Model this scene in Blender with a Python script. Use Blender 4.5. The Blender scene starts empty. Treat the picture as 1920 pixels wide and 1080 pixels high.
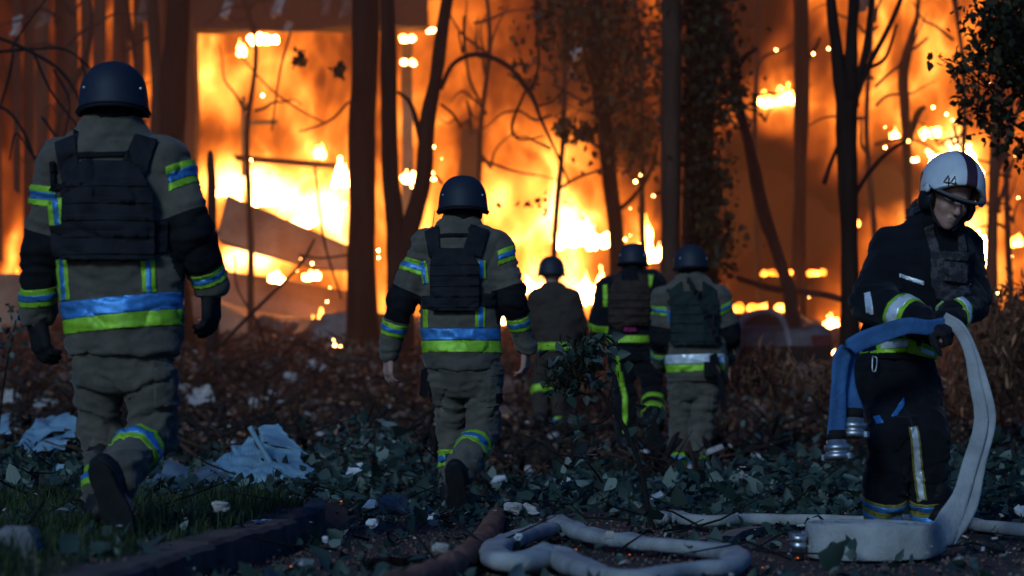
import bpy, bmesh, math, random
import numpy as np
from mathutils import Vector, Matrix

# ------------------------------------------------------------------ camera, sky, light
SC = bpy.context.scene
COL = SC.collection
F = 85.0 / 36.0 * 1920.0           # focal length in pixels of the 1920 wide photograph
CAMZ, HORIZON = 0.56, 770.0        # kneeling photographer; row of the horizon

cam_data = bpy.data.cameras.new('camera')
cam = bpy.data.objects.new('camera', cam_data)
COL.objects.link(cam)
cam.location = (0, 0, CAMZ)
cam.rotation_euler = (math.radians(90), 0, 0)
cam_data.lens = 85
cam_data.sensor_width = 36
cam_data.shift_y = (HORIZON - 540.0) / 1920.0
cam_data.clip_end = 400
cam_data.dof.use_dof = True
cam_data.dof.focus_distance = 11.2
cam_data.dof.aperture_fstop = 2.5
cam_data.dof.aperture_blades = 9
SC.camera = cam

world = bpy.data.worlds.new('World')
SC.world = world
world.use_nodes = True
wt = world.node_tree
wt.nodes.clear()
w_out = wt.nodes.new('ShaderNodeOutputWorld')
w_bg = wt.nodes.new('ShaderNodeBackground')
w_sky = wt.nodes.new('ShaderNodeTexSky')
w_sky.sky_type = 'NISHITA'
w_sky.sun_disc = False
SUN_EL, SUN_ROT = 2.0, 200.0
w_sky.sun_elevation = math.radians(SUN_EL)
w_sky.sun_rotation = math.radians(SUN_ROT)
w_sky.ozone_density = 6.0
w_tint = wt.nodes.new('ShaderNodeMix'); w_tint.data_type = 'RGBA'; w_tint.blend_type = 'MULTIPLY'
w_tint.inputs[0].default_value = 1.0
w_tint.inputs[7].default_value = (0.56, 0.87, 1.02, 1)
wt.links.new(w_sky.outputs[0], w_tint.inputs[6])
wt.links.new(w_tint.outputs[2], w_bg.inputs[0])
w_bg.inputs[1].default_value = 0.15
wt.links.new(w_bg.outputs[0], w_out.inputs[0])

sun_data = bpy.data.lights.new('sun', 'SUN')
sun_data.energy = 0.60
sun_data.angle = math.radians(12)
sun_data.color = (0.56, 0.80, 1.0)
sun = bpy.data.objects.new('sun', sun_data)
COL.objects.link(sun)
sun.rotation_euler = (math.radians(90 - 26), 0, math.radians(-22))   # low, from behind the camera

SC.view_settings.view_transform = 'Standard'
SC.view_settings.look = 'None'
SC.view_settings.gamma = 1.0
SC.view_settings.exposure = 1.0
SC.render.engine = 'CYCLES'
cy = SC.cycles
cy.use_denoising = True
cy.denoiser = 'OPENIMAGEDENOISE'
cy.max_bounces = 5
cy.diffuse_bounces = 2
cy.glossy_bounces = 2
cy.transmission_bounces = 3
cy.volume_bounces = 1
cy.transparent_max_bounces = 12
cy.sample_clamp_indirect = 4.0
cy.caustics_reflective = False
cy.caustics_refractive = False

rnd = random.Random(7)
rng = np.random.default_rng(7)

# ------------------------------------------------------------------ helpers
def at(px, py, D):
    """world point seen at pixel (px,py) of the 1920x1080 photograph at distance D"""
    return np.array(((px - 960.0) * D / F, D, CAMZ + (HORIZON - py) * D / F))

def _hash(ix, iy, iz, seed):
    h = (ix * 374761393 + iy * 668265263 + iz * 2147483647 + seed * 144665) & 0xFFFFFFFF
    h = ((h ^ (h >> 13)) * 1274126177) & 0xFFFFFFFF
    h = (h ^ (h >> 16)) & 0xFFFFFFFF
    return h.astype(np.float64) / 4294967295.0

def vnoise(P, freq=1.0, seed=0):
    """smooth value noise in -1..1 at an (n,3) array of points"""
    Q = np.asarray(P, float) * freq + 1000.5
    I = np.floor(Q).astype(np.int64)
    f = Q - I
    u = f * f * (3 - 2 * f)
    r = 0
    for a in (0, 1):
        wa = u[:, 0] if a else 1 - u[:, 0]
        for b in (0, 1):
            wb = u[:, 1] if b else 1 - u[:, 1]
            for c in (0, 1):
                wc = u[:, 2] if c else 1 - u[:, 2]
                r = r + wa * wb * wc * _hash(I[:, 0] + a, I[:, 1] + b, I[:, 2] + c, seed)
    return r * 2 - 1

def fbm(P, freq=1.0, seed=0, octaves=3, gain=0.5):
    r, a = 0, 1.0
    for o in range(octaves):
        r = r + a * vnoise(P, freq * 2 ** o, seed + o * 17)
        a *= gain
    return r

def set_props(o, label=None, cat=None, group=None, kind=None):
    if label: o['label'] = label
    if cat: o['category'] = cat
    if group: o['group'] = group
    if kind: o['kind'] = kind
    return o

def mesh_data(name, V, Fc, mat=None, smooth=True):
    me = bpy.data.meshes.new(name)
    V = np.asarray(V, dtype=np.float32)
    if isinstance(Fc, np.ndarray):
        k = Fc.shape[1]
        me.vertices.add(len(V)); me.vertices.foreach_set('co', V.ravel())
        me.loops.add(Fc.size); me.loops.foreach_set('vertex_index', Fc.astype(np.int32).ravel())
        me.polygons.add(len(Fc))
        me.polygons.foreach_set('loop_start', np.arange(0, Fc.size, k, dtype=np.int32))
        me.polygons.foreach_set('loop_total', np.full(len(Fc), k, dtype=np.int32))
        me.update(calc_edges=True)
    else:
        me.from_pydata([tuple(map(float, v)) for v in V], [], [tuple(int(i) for i in f) for f in Fc])
        me.update()
    if smooth:
        me.polygons.foreach_set('use_smooth', np.ones(len(me.polygons), dtype=bool))
    if mat: me.materials.append(mat)
    me.validate()
    return me

def obj(name, me, parent=None, loc=(0, 0, 0)):
    o = bpy.data.objects.new(name, me)
    COL.objects.link(o)
    o.location = loc
    if parent is not None: o.parent = parent
    return o

def mk(name, V, Fc, mat, parent=None, smooth=True, origin=None):
    """link a mesh; vertices in world coordinates, made relative to its origin / parent"""
    V = np.asarray(V, float)
    if parent is not None:
        org = np.array(root_of[parent.name])
        return obj(name, mesh_data(name, V - org, Fc, mat, smooth), parent)
    org = np.array(origin if origin is not None else (0, 0, 0), float)
    return obj(name, mesh_data(name, V - org, Fc, mat, smooth), None, tuple(org))

root_of = {}
def thing(name, label, cat, loc, group=None, kind=None):
    o = bpy.data.objects.new(name, None)
    COL.objects.link(o)
    o.location = tuple(float(v) for v in loc)
    o.empty_display_size = 0.2
    root_of[o.name] = tuple(float(v) for v in loc)
    return set_props(o, label, cat, group, kind)

def sub(o, parent):
    """register a part so that sub-parts can be hung below it (same world origin)"""
    root_of[o.name] = root_of.get(parent.name, tuple(parent.location))
    return o

def merge(parts):
    V, Fs, n = [], [], 0
    for v, f in parts:
        v = np.asarray(v, float)
        V.append(v)
        Fs += [tuple(int(i) + n for i in q) for q in f]
        n += len(v)
    return np.concatenate(V), Fs

def tube(path, radii, n=10, rough=0.0, seed=0, squash=None, cap=True, flute=0):
    """tapered tube along a path (m,3); rough = relative radius noise"""
    P = np.asarray(path, float)
    m = len(P)
    R = np.full(m, radii, float) if np.isscalar(radii) else np.asarray(radii, float)
    T = np.gradient(P, axis=0)
    T /= np.linalg.norm(T, axis=1)[:, None] + 1e-9
    up = np.array((0, 0, 1.0)) if abs(T[0, 2]) < 0.9 else np.array((1.0, 0, 0))
    V = []
    a = np.cross(T[0], up); a /= np.linalg.norm(a)
    for i in range(m):
        a = a - T[i] * a.dot(T[i]); a /= np.linalg.norm(a) + 1e-9
        b = np.cross(T[i], a)
        ang = np.linspace(0, 2 * math.pi, n, endpoint=False)
        ring = np.cos(ang)[:, None] * a + np.sin(ang)[:, None] * b
        rr = np.full(n, R[i])
        V.append(P[i] + ring * rr[:, None])
    V = np.concatenate(V)
    if rough:
        C = np.repeat(P, n, axis=0)
        d = V - C
        sc = 1.0 / max(np.mean(R) * 2.2, 1e-3)
        nz = fbm(V * np.array((1, 1, 0.35)), sc, seed, 3)
        V = C + d * (1 + rough * nz)[:, None]
    Fs = []
    for i in range(m - 1):
        for j in range(n):
            k = (j + 1) % n
            Fs.append((i * n + j, i * n + k, (i + 1) * n + k, (i + 1) * n + j))
    if cap:
        Fs.append(tuple(range(n - 1, -1, -1)))
        Fs.append(tuple((m - 1) * n + j for j in range(n)))
    return V, Fs

def spline(pts, k=6):
    """Catmull-Rom through pts (rows of any width)"""
    P = np.asarray(pts, float)
    if len(P) < 3:
        t = np.linspace(0, 1, k + 1)[:, None]
        return P[0] * (1 - t) + P[-1] * t
    Q = np.vstack([2 * P[0] - P[1], P, 2 * P[-1] - P[-2]])
    out = []
    for i in range(1, len(Q) - 2):
        for t in np.linspace(0, 1, k, endpoint=False):
            out.append(0.5 * ((2 * Q[i]) + (-Q[i - 1] + Q[i + 1]) * t + (2 * Q[i - 1] - 5 * Q[i] + 4 * Q[i + 1] - Q[i + 2]) * t * t
                              + (-Q[i - 1] + 3 * Q[i] - 3 * Q[i + 1] + Q[i + 2]) * t ** 3))
    out.append(P[-1])
    return np.array(out)

def box(c, s, R=None, jag=0.0, seed=0):
    c = np.asarray(c, float); s = np.asarray(s, float) / 2
    V = np.array([(x, y, z) for x in (-1, 1) for y in (-1, 1) for z in (-1, 1)], float) * s
    if jag: V += np.random.default_rng(seed).normal(0, jag, V.shape)
    if R is not None: V = V @ np.array(R).T
    return V + c, [(0, 1, 3, 2), (4, 6, 7, 5), (0, 4, 5, 1), (2, 3, 7, 6), (0, 2, 6, 4), (1, 5, 7, 3)]

def rot(ax, ay, az):
    return np.array(Matrix.Rotation(math.radians(az), 3, 'Z') @ Matrix.Rotation(math.radians(ay), 3, 'Y') @ Matrix.Rotation(math.radians(ax), 3, 'X'))

def prism(poly, y0, y1, jag=0.0, seed=0):
    """extrude an (x,z) outline from depth y0 to y1"""
    r = np.random.default_rng(seed)
    n = len(poly)
    V = np.array([(x, y0, z) for x, z in poly] + [(x, y1, z) for x, z in poly], float)
    if jag: V += r.normal(0, jag, V.shape)
    Fs = [tuple(range(n)), tuple(range(2 * n - 1, n - 1, -1))]
    Fs += [(i, i + n, (i + 1) % n + n, (i + 1) % n) for i in range(n)]
    return V, Fs

# ------------------------------------------------------------------ signed distance modelling
def nets(D, org, h):
    s = D < 0
    nx, ny, nz = D.shape
    shp = (nx - 1, ny - 1, nz - 1)
    acc = np.zeros(shp + (3,), np.float32); cnt = np.zeros(shp, np.float32)
    quads = []
    idx3 = np.indices(shp)
    for ax in range(3):
        sl0 = [slice(None)] * 3; sl1 = [slice(None)] * 3
        sl0[ax] = slice(0, -1); sl1[ax] = slice(1, None)
        d0, d1 = D[tuple(sl0)], D[tuple(sl1)]
        cr = s[tuple(sl0)] != s[tuple(sl1)]
        t = np.where(cr, d0 / np.where(cr, d0 - d1, 1), 0).astype(np.float32)
        o1, o2 = [q for q in range(3) if q != ax]
        for a in (0, 1):
            for b in (0, 1):
                sl = [slice(None)] * 3
                sl[o1] = slice(a, a + shp[o1]); sl[o2] = slice(b, b + shp[o2])
                c_, t_ = cr[tuple(sl)], t[tuple(sl)]
                acc[..., ax] += t_ * c_
                acc[..., o1] += a * c_
                acc[..., o2] += b * c_
                cnt += c_
        I = np.argwhere(cr)
        I = I[(I[:, o1] > 0) & (I[:, o2] > 0) & (I[:, o1] < D.shape[o1] - 1) & (I[:, o2] < D.shape[o2] - 1)]
        if len(I):
            neg = s[I[:, 0], I[:, 1], I[:, 2]]
            e1 = np.zeros(3, int); e1[o1] = 1
            e2 = np.zeros(3, int); e2[o2] = 1
            c = [I - e1 - e2, I - e2, I, I - e1]
            flat = np.stack([np.ravel_multi_index(q.T, shp) for q in c], 1)
            if ax == 1: neg = ~neg
            flat[~neg] = flat[~neg][:, ::-1]
            quads.append(flat)
    m = cnt > 0
    remap = np.full(m.size, -1, np.int64)
    remap[m.ravel()] = np.arange(m.sum())
    V = (acc[m] / cnt[m][:, None] + np.argwhere(m)) * h + org
    return V.astype(float), remap[np.concatenate(quads)]

class SDF:
    def __init__(self, lo, hi, h):
        self.h = h
        self.lo = np.array(lo, float) - 3 * h
        self.n = np.ceil((np.array(hi) + 3 * h - self.lo) / h).astype(int) + 1
        self.D = np.full(self.n, 0.3, np.float32)
    def _win(self, lo, hi):
        a = np.clip(np.floor((np.array(lo) - self.lo) / self.h).astype(int), 0, self.n - 1)
        b = np.clip(np.ceil((np.array(hi) - self.lo) / self.h).astype(int) + 1, 1, self.n)
        b = np.maximum(b, a + 1)
        ax = [self.lo[i] + self.h * np.arange(a[i], b[i]) for i in range(3)]
        X, Y, Z = np.meshgrid(*ax, indexing='ij', sparse=True)
        return tuple(slice(a[i], b[i]) for i in range(3)), X, Y, Z
    def add(self, fn, lo, hi, k=0.0, op='add'):
        pad = 0.04 + k
        w, X, Y, Z = self._win(np.array(lo) - pad, np.array(hi) + pad)
        d = fn(X, Y, Z).astype(np.float32)
        c = self.D[w]
        if op == 'sub':
            self.D[w] = np.maximum(c, -d); return
        if k > 0:
            h = np.clip(0.5 + 0.5 * (d - c) / k, 0, 1)
            self.D[w] = d * (1 - h) + c * h - k * h * (1 - h)
        else:
            self.D[w] = np.minimum(c, d)
    def cone(self, a, b, ra, rb, k=0.03, sq=None, op='add'):
        """tapered capsule; sq=(x,y,z) stretch of the section"""
        a, b = np.array(a, float), np.array(b, float)
        q = np.array(sq if sq is not None else (1, 1, 1), float)
        r = max(ra, rb) * q.max()
        A, B = a / q, b / q
        u = B - A; L = u.dot(u) + 1e-9
        m = q.min()
        def fn(X, Y, Z):
            x, y, z = X / q[0] - A[0], Y / q[1] - A[1], Z / q[2] - A[2]
            t = np.clip((x * u[0] + y * u[1] + z * u[2]) / L, 0, 1)
            return (np.sqrt((x - t * u[0]) ** 2 + (y - t * u[1]) ** 2 + (z - t * u[2]) ** 2) - (ra + t * (rb - ra))) * m
        self.add(fn, np.minimum(a, b) - r, np.maximum(a, b) + r, k, op)
    def ell(self, c, r, k=0.03, R=None, op='add'):
        c = np.array(c, float); r = np.array(r, float)
        M = np.eye(3) if R is None else np.array(R).T
        e = r.max()
        def fn(X, Y, Z):
            x, y, z = X - c[0], Y - c[1], Z - c[2]
            p = [(M[i, 0] * x + M[i, 1] * y + M[i, 2] * z) for i in range(3)]
            k0 = np.sqrt(sum((p[i] / r[i]) ** 2 for i in range(3)))
            k1 = np.sqrt(sum((p[i] / r[i] ** 2) ** 2 for i in range(3))) + 1e-6
            return k0 * (k0 - 1) / k1
        self.add(fn, c - e, c + e, k, op)
    def box(self, c, s, rr=0.01, k=0.0, R=None, op='add'):
        c = np.array(c, float); s = np.array(s, float) / 2 - rr
        M = np.eye(3) if R is None else np.array(R).T
        e = np.linalg.norm(s) + rr
        def fn(X, Y, Z):
            x, y, z = X - c[0], Y - c[1], Z - c[2]
            p = [np.abs(M[i, 0] * x + M[i, 1] * y + M[i, 2] * z) - s[i] for i in range(3)]
            o = np.sqrt(sum(np.maximum(q, 0) ** 2 for q in p))
            return o + np.minimum(np.maximum(np.maximum(p[0], p[1]), p[2]), 0) - rr
        self.add(fn, c - e, c + e, k, op)
    def loft(self, sec, k=0.03):
        """vertical loft, rows (z, cx, cy, rx, ry) from low to high"""
        S = np.array(sorted(sec), float)
        def fn(X, Y, Z):
            z = Z
            cx, cy_, rx, ry = [np.interp(z, S[:, 0], S[:, i]) for i in (1, 2, 3, 4)]
            q = np.sqrt(((X - cx) / rx) ** 2.0 + ((Y - cy_) / ry) ** 2.0)
            d = (q - 1) * np.minimum(rx, ry)
            return np.maximum(d, np.maximum(S[0, 0] - z, z - S[-1, 0]))
        r = S[:, 3:].max()
        lo = (S[:, 1].min() - r, S[:, 2].min() - r, S[0, 0]); hi = (S[:, 1].max() + r, S[:, 2].max() + r, S[-1, 0])
        self.add(fn, lo, hi, k)
    def cut(self, p, n):
        """remove everything on the side of plane (p, n) that n points to"""
        p = np.array(p, float); n = np.array(n, float); n = n / np.linalg.norm(n)
        w, X, Y, Z = self._win(self.lo, self.lo + self.n * self.h)
        d = ((X - p[0]) * n[0] + (Y - p[1]) * n[1] + (Z - p[2]) * n[2]).astype(np.float32)
        self.D = np.maximum(self.D, d)
    def mesh(self):
        D = self.D
        D[0], D[-1] = 0.3, 0.3; D[:, 0], D[:, -1] = 0.3, 0.3; D[:, :, 0], D[:, :, -1] = 0.3, 0.3
        return nets(D, self.lo, self.h)

def vnormals(V, Q):
    n = np.cross(V[Q[:, 2]] - V[Q[:, 0]], V[Q[:, 3]] - V[Q[:, 1]])
    N = np.zeros_like(V)
    for i in range(4): np.add.at(N, Q[:, i], n)
    return N / (np.linalg.norm(N, axis=1)[:, None] + 1e-12)

def relax(V, Q, it=2, lam=0.5):
    E = np.concatenate([Q[:, [0, 1]], Q[:, [1, 2]], Q[:, [2, 3]], Q[:, [3, 0]]])
    cnt = np.zeros(len(V)); np.add.at(cnt, E[:, 0], 1); np.add.at(cnt, E[:, 1], 1)
    for _ in range(it):
        A = np.zeros_like(V)
        np.add.at(A, E[:, 0], V[E[:, 1]]); np.add.at(A, E[:, 1], V[E[:, 0]])
        V = V * (1 - lam) + lam * A / np.maximum(cnt, 1)[:, None]
    return V

def folds(V, Q, amp, freq=(9, 9, 26), seed=0, amp2=None):
    V = V + vnormals(V, Q) * ((1 - np.abs(vnoise(V @ np.array(((.9, .1, .35), (-.1, 1, .1), (-.35, 0, .9))) * np.array(freq) * 1.9, 1.0, seed + 90))) ** 4 * amp * .55)[:, None]
    """cloth creases: ridged noise pushed along the normals"""
    N = vnormals(V, Q)
    W = V + 0.05 * np.stack([vnoise(V, 5, seed + 5), vnoise(V, 5, seed + 6), vnoise(V, 5, seed + 7)], 1)
    a = vnoise(W * np.array(freq), 1.0, seed)
    r = .9 * (1 - np.abs(a)) ** 5 - 1.1 * (1 - np.abs(vnoise(W * np.array(freq) * .9 + 31.7, 1.0, seed + 11))) ** 7
    b = fbm(V, 6.0, seed + 30, 2)
    return V + N * ((r * amp) + b * amp * 0.8)[:, None]
# ------------------------------------------------------------------ materials
def new_mat(name):
    m = bpy.data.materials.new(name)
    m.use_nodes = True
    nt = m.node_tree
    nt.nodes.clear()
    out = nt.nodes.new('ShaderNodeOutputMaterial')
    b = nt.nodes.new('ShaderNodeBsdfPrincipled')
    nt.links.new(b.outputs[0], out.inputs[0])
    return m, nt, b, out

def mixcol(nt, fac, a, b):
    n = nt.nodes.new('ShaderNodeMix'); n.data_type = 'RGBA'
    if hasattr(fac, 'is_linked') or hasattr(fac, 'links'): nt.links.new(fac, n.inputs[0])
    else: n.inputs[0].default_value = fac
    for s, v in ((6, a), (7, b)):
        if isinstance(v, tuple): n.inputs[s].default_value = v if len(v) == 4 else (*v, 1)
        else: nt.links.new(v, n.inputs[s])
    return n.outputs[2]

def tex(nt, scale, detail=4, rough=0.6, kind='noise', coord=None, stretch=None):
    tc = nt.nodes.new('ShaderNodeTexCoord')
    src = tc.outputs['Object']
    if stretch:
        mp = nt.nodes.new('ShaderNodeMapping'); mp.inputs['Scale'].default_value = stretch
        nt.links.new(src, mp.inputs[0]); src = mp.outputs[0]
    if kind == 'noise':
        n = nt.nodes.new('ShaderNodeTexNoise'); n.inputs['Detail'].default_value = detail; n.inputs['Roughness'].default_value = rough
    elif kind == 'voronoi':
        n = nt.nodes.new('ShaderNodeTexVoronoi')
    n.inputs['Scale'].default_value = scale
    nt.links.new(src, n.inputs['Vector'])
    return n.outputs[0]

def ramp(nt, fac, stops):
    r = nt.nodes.new('ShaderNodeValToRGB')
    nt.links.new(fac, r.inputs[0])
    el = r.color_ramp.elements
    while len(el) < len(stops): el.new(0.5)
    for e, (p, c) in zip(el, stops):
        e.position = p
        e.color = c if isinstance(c, tuple) and len(c) == 4 else ((*c, 1) if isinstance(c, tuple) else (c, c, c, 1))
    return r.outputs[0]

def mat(name, c1, c2=None, scale=8, rough=0.8, bump=0.3, bscale=None, metal=0.0, stretch=None, dist=0.01, spec=0.3, lo=0.35, hi=0.65, sheen=0):
    m, nt, b, out = new_mat(name)
    c2 = c2 or tuple(v * 0.7 for v in c1)
    t = tex(nt, scale, 5, 0.6, stretch=stretch)
    nt.links.new(mixcol(nt, ramp(nt, t, [(lo, 0.0), (hi, 1.0)]), c1, c2), b.inputs['Base Color'])
    b.inputs['Roughness'].default_value = rough
    b.inputs['Metallic'].default_value = metal
    b.inputs['Specular IOR Level'].default_value = spec
    if sheen: b.inputs['Sheen Weight'].default_value = sheen
    if bump:
        bp = nt.nodes.new('ShaderNodeBump')
        bp.inputs['Strength'].default_value = bump; bp.inputs['Distance'].default_value = dist
        nt.links.new(tex(nt, bscale or scale * 4, 5, 0.65, stretch=stretch), bp.inputs['Height'])
        nt.links.new(bp.outputs[0], b.inputs['Normal'])
    return m

M = {}
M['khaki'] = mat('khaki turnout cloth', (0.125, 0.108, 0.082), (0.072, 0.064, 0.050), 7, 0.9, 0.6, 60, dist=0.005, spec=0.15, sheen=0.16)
M['khaki_far'] = mat('backlit turnout cloth', (0.06, 0.045, 0.034), (0.04, 0.03, 0.024), 7, 0.9, 0.5, 50, dist=0.004, spec=0.15)  # khaki darkened in the colour itself to read as a backlit silhouette
M['navy'] = mat('navy turnout cloth', (0.010, 0.011, 0.016), (0.006, 0.0065, 0.009), 9, 0.9, 0.5, 60, dist=0.004, spec=0.12, sheen=0.08)
M['black_cloth'] = mat('black elbow cloth', (0.012, 0.012, 0.014), (0.007, 0.007, 0.008), 12, 0.85, 0.4, 80, dist=0.003, spec=0.15)
M['vest'] = mat('black nylon', (0.020, 0.019, 0.023), (0.011, 0.011, 0.014), 14, 0.8, 0.6, 120, dist=0.003, spec=0.2)
M['vest_green'] = mat('dark green nylon', (0.020, 0.032, 0.030), (0.012, 0.018, 0.017), 14, 0.8, 0.6, 120, dist=0.003, spec=0.2)
M['vest_brown'] = mat('brown nylon', (0.05, 0.03, 0.024), (0.03, 0.018, 0.014), 14, 0.8, 0.6, 120, dist=0.003, spec=0.2)
M['camo'] = mat('camouflage nylon', (0.075, 0.07, 0.075), (0.03, 0.028, 0.032), 30, 0.85, 0.5, 90, dist=0.003, spec=0.2, lo=0.45, hi=0.52)
M['leather'] = mat('black boot leather', (0.008, 0.008, 0.009), (0.014, 0.013, 0.012), 10, 0.6, 0.4, 50, dist=0.004, spec=0.3)
M['rubber'] = mat('boot sole rubber', (0.006, 0.006, 0.0065), (0.012, 0.011, 0.010), 16, 0.9, 0.6, 60, dist=0.005)
M['glove'] = mat('black glove', (0.010, 0.010, 0.012), (0.018, 0.017, 0.018), 20, 0.8, 0.4, 90, dist=0.003, spec=0.2)
M['skin'] = mat('skin', (0.48, 0.28, 0.22), (0.36, 0.19, 0.15), 18, 0.55, 0.25, 120, dist=0.002, spec=0.35)
M['hair'] = mat('short dark hair', (0.02, 0.014, 0.010), None, 60, 0.7, 0.6, 200, dist=0.003)
M['helmet_navy'] = mat('matt navy helmet', (0.016, 0.022, 0.036), (0.012, 0.017, 0.028), 5, 0.62, 0.25, 200, dist=0.001, spec=0.35)
M['helmet_white'] = mat('white helmet shell', (0.62, 0.66, 0.68), (0.50, 0.54, 0.58), 9, 0.35, 0.08, 40, dist=0.001, spec=0.5)
M['helmet_dark'] = mat('dark red helmet stripe', (0.060, 0.022, 0.030), (0.04, 0.014, 0.02), 9, 0.4, 0.08, 40, dist=0.001, spec=0.5)
M['trim_grey'] = mat('grey rubber trim', (0.10, 0.10, 0.11), None, 20, 0.6, 0.1, 60)
M['ink'] = mat('black print', (0.01, 0.01, 0.012), None, 20, 0.6, 0.0)
M['red_piping'] = mat('dark red piping', (0.10, 0.008, 0.012), (0.06, 0.005, 0.008), 20, 0.7, 0.2)
M['magenta'] = mat('magenta tag', (0.30, 0.02, 0.12), None, 20, 0.7, 0.2)

def tape(name, c, metal, rough, bump=0.25):
    m, nt, b, out = new_mat(name)
    t = tex(nt, 14, 6, 0.75)
    nt.links.new(mixcol(nt, ramp(nt, t, [(0.42, 0.0), (0.72, 1.0)]), c, tuple(v * 0.50 for v in c)), b.inputs['Base Color'])
    b.inputs['Roughness'].default_value = rough
    b.inputs['Metallic'].default_value = metal
    bp = nt.nodes.new('ShaderNodeBump'); bp.inputs['Strength'].default_value = bump; bp.inputs['Distance'].default_value = 0.004
    nt.links.new(tex(nt, 40, 3, 0.6), bp.inputs['Height']); nt.links.new(bp.outputs[0], b.inputs['Normal'])
    return m
M['lime'] = tape('fluorescent lime tape', (0.33, 0.66, 0.03), 0.25, 0.55)
M['lime_far'] = M['lime']
M['silver'] = tape('bluelit silver reflective tape', (0.075, 0.30, 0.70), 0.55, 0.50)  # silver tape; the blue light it reflects is put into the colour
M['glint'] = tape('bright reflective tape', (0.90, 0.96, 1.0), 0.35, 0.35)

M['hose'] = mat('grey woven fire hose', (0.46, 0.47, 0.46), (0.22, 0.22, 0.21), 5, 0.85, 1.0, 60, dist=0.006, spec=0.2, lo=0.30, hi=0.72)
M['hose_blue'] = mat('blue woven fire hose', (0.06, 0.17, 0.38), (0.03, 0.09, 0.20), 5, 0.8, 1.0, 60, dist=0.006, spec=0.2)
M['alu'] = mat('cast aluminium coupling', (0.60, 0.62, 0.64), (0.38, 0.40, 0.42), 30, 0.4, 0.3, 60, metal=0.9, dist=0.003)
M['bark'] = mat('dark bark', (0.022, 0.015, 0.012), (0.008, 0.006, 0.005), 6, 0.95, 1.0, 16, stretch=(1, 1, 0.22), dist=0.03, spec=0.1)
M['bark_red'] = mat('reddish bark', (0.085, 0.045, 0.030), (0.035, 0.02, 0.014), 6, 0.95, 1.0, 16, stretch=(1, 1, 0.2), dist=0.03, spec=0.1)
M['bark_pale'] = mat('pale bark', (0.26, 0.22, 0.20), (0.10, 0.08, 0.075), 5, 0.95, 0.8, 16, stretch=(1, 1, 0.3), dist=0.02, spec=0.1)
M['log'] = mat('brown log bark', (0.30, 0.15, 0.10), (0.12, 0.06, 0.045), 9, 0.9, 1.0, 26, stretch=(1, 0.35, 1), dist=0.02, spec=0.2)
M['twig'] = mat('dark twig', (0.012, 0.009, 0.008), None, 20, 0.9, 0.3)
M['plaster'] = mat('broken pale plaster', (0.50, 0.46, 0.43), (0.28, 0.25, 0.23), 18, 0.9, 0.6, 50, dist=0.01)
M['paper'] = mat('crumpled white paper', (0.62, 0.64, 0.66), (0.46, 0.47, 0.5), 20, 0.8, 0.3, 60)
M['brick_dust'] = mat('pinkish brick rubble', (0.22, 0.13, 0.10), (0.10, 0.06, 0.05), 12, 0.95, 0.8, 40, dist=0.02)
M['concrete'] = mat('scorched concrete', (0.22, 0.18, 0.16), (0.10, 0.08, 0.07), 1.6, 0.95, 0.7, 9, dist=0.04)
M['concrete_dark'] = mat('sooty concrete', (0.035, 0.025, 0.02), (0.015, 0.011, 0.01), 1.2, 0.95, 0.7, 7, dist=0.05)
M['stone'] = mat('grey stone', (0.22, 0.22, 0.23), (0.12, 0.12, 0.125), 9, 0.9, 0.8, 30, dist=0.02)
M['kerb'] = mat('worn kerb concrete', (0.12, 0.10, 0.09), (0.05, 0.043, 0.04), 5, 0.95, 0.9, 30, dist=0.012)
M['sheet'] = mat('torn grey plastic sheet', (0.24, 0.39, 0.47), (0.15, 0.26, 0.33), 4, 0.55, 0.4, 25, dist=0.01, spec=0.4)
M['wood'] = mat('splintered plank', (0.26, 0.20, 0.165), (0.12, 0.09, 0.075), 5, 0.9, 0.7, 30, stretch=(0.3, 4, 4), dist=0.006)
M['slab'] = mat('firelit plaster slab', (0.48, 0.30, 0.20), (0.24, 0.13, 0.085), 1.8, 0.9, 0.8, 9, dist=0.04)  # concrete tone raised and warmed: firelight put into the colour
M['char'] = mat('charred wood', (0.012, 0.008, 0.007), (0.03, 0.02, 0.015), 9, 0.9, 1.0, 22, dist=0.03)
M['car'] = mat('scorched car paint', (0.12, 0.11, 0.12), (0.04, 0.036, 0.038), 4, 0.5, 0.2, 30, metal=0.3)
M['car_trim'] = mat('ash covered metal', (0.34, 0.31, 0.33), (0.18, 0.15, 0.15), 4, 0.7, 0.3, 30)
M['sheet_dark'] = mat('dark torn plastic sheet', (0.12, 0.17, 0.21), (0.07, 0.10, 0.13), 4, 0.5, 0.4, 25, dist=0.01, spec=0.4)
M['cable'] = mat('blue cable', (0.04, 0.10, 0.20), None, 10, 0.5, 0.1)

def leaf_mat(name, dark, pale, rough=0.55, trans=0.28):
    m, nt, b, out = new_mat(name)
    at_ = nt.nodes.new('ShaderNodeAttribute'); at_.attribute_name = 'tint'
    c = mixcol(nt, ramp(nt, at_.outputs['Fac'], [(0.0, 0.0), (0.8, 0.35), (1.0, 1.0)]), dark, pale)
    nt.links.new(c, b.inputs['Base Color'])
    b.inputs['Roughness'].default_value = rough
    b.inputs['Specular IOR Level'].default_value = 0.35
    tr = nt.nodes.new('ShaderNodeBsdfTranslucent'); nt.links.new(c, tr.inputs[0])
    mx = nt.nodes.new('ShaderNodeMixShader'); mx.inputs[0].default_value = trans
    nt.links.new(b.outputs[0], mx.inputs[1]); nt.links.new(tr.outputs[0], mx.inputs[2])
    nt.links.new(mx.outputs[0], out.inputs[0])
    return m
M['leaf'] = leaf_mat('dark green leaves', (0.026, 0.056, 0.042), (0.20, 0.26, 0.22), 0.55)
M['leaf_dry'] = leaf_mat('brown dry leaves', (0.14, 0.068, 0.034), (0.62, 0.33, 0.18), 0.75, 0.5)
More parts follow.
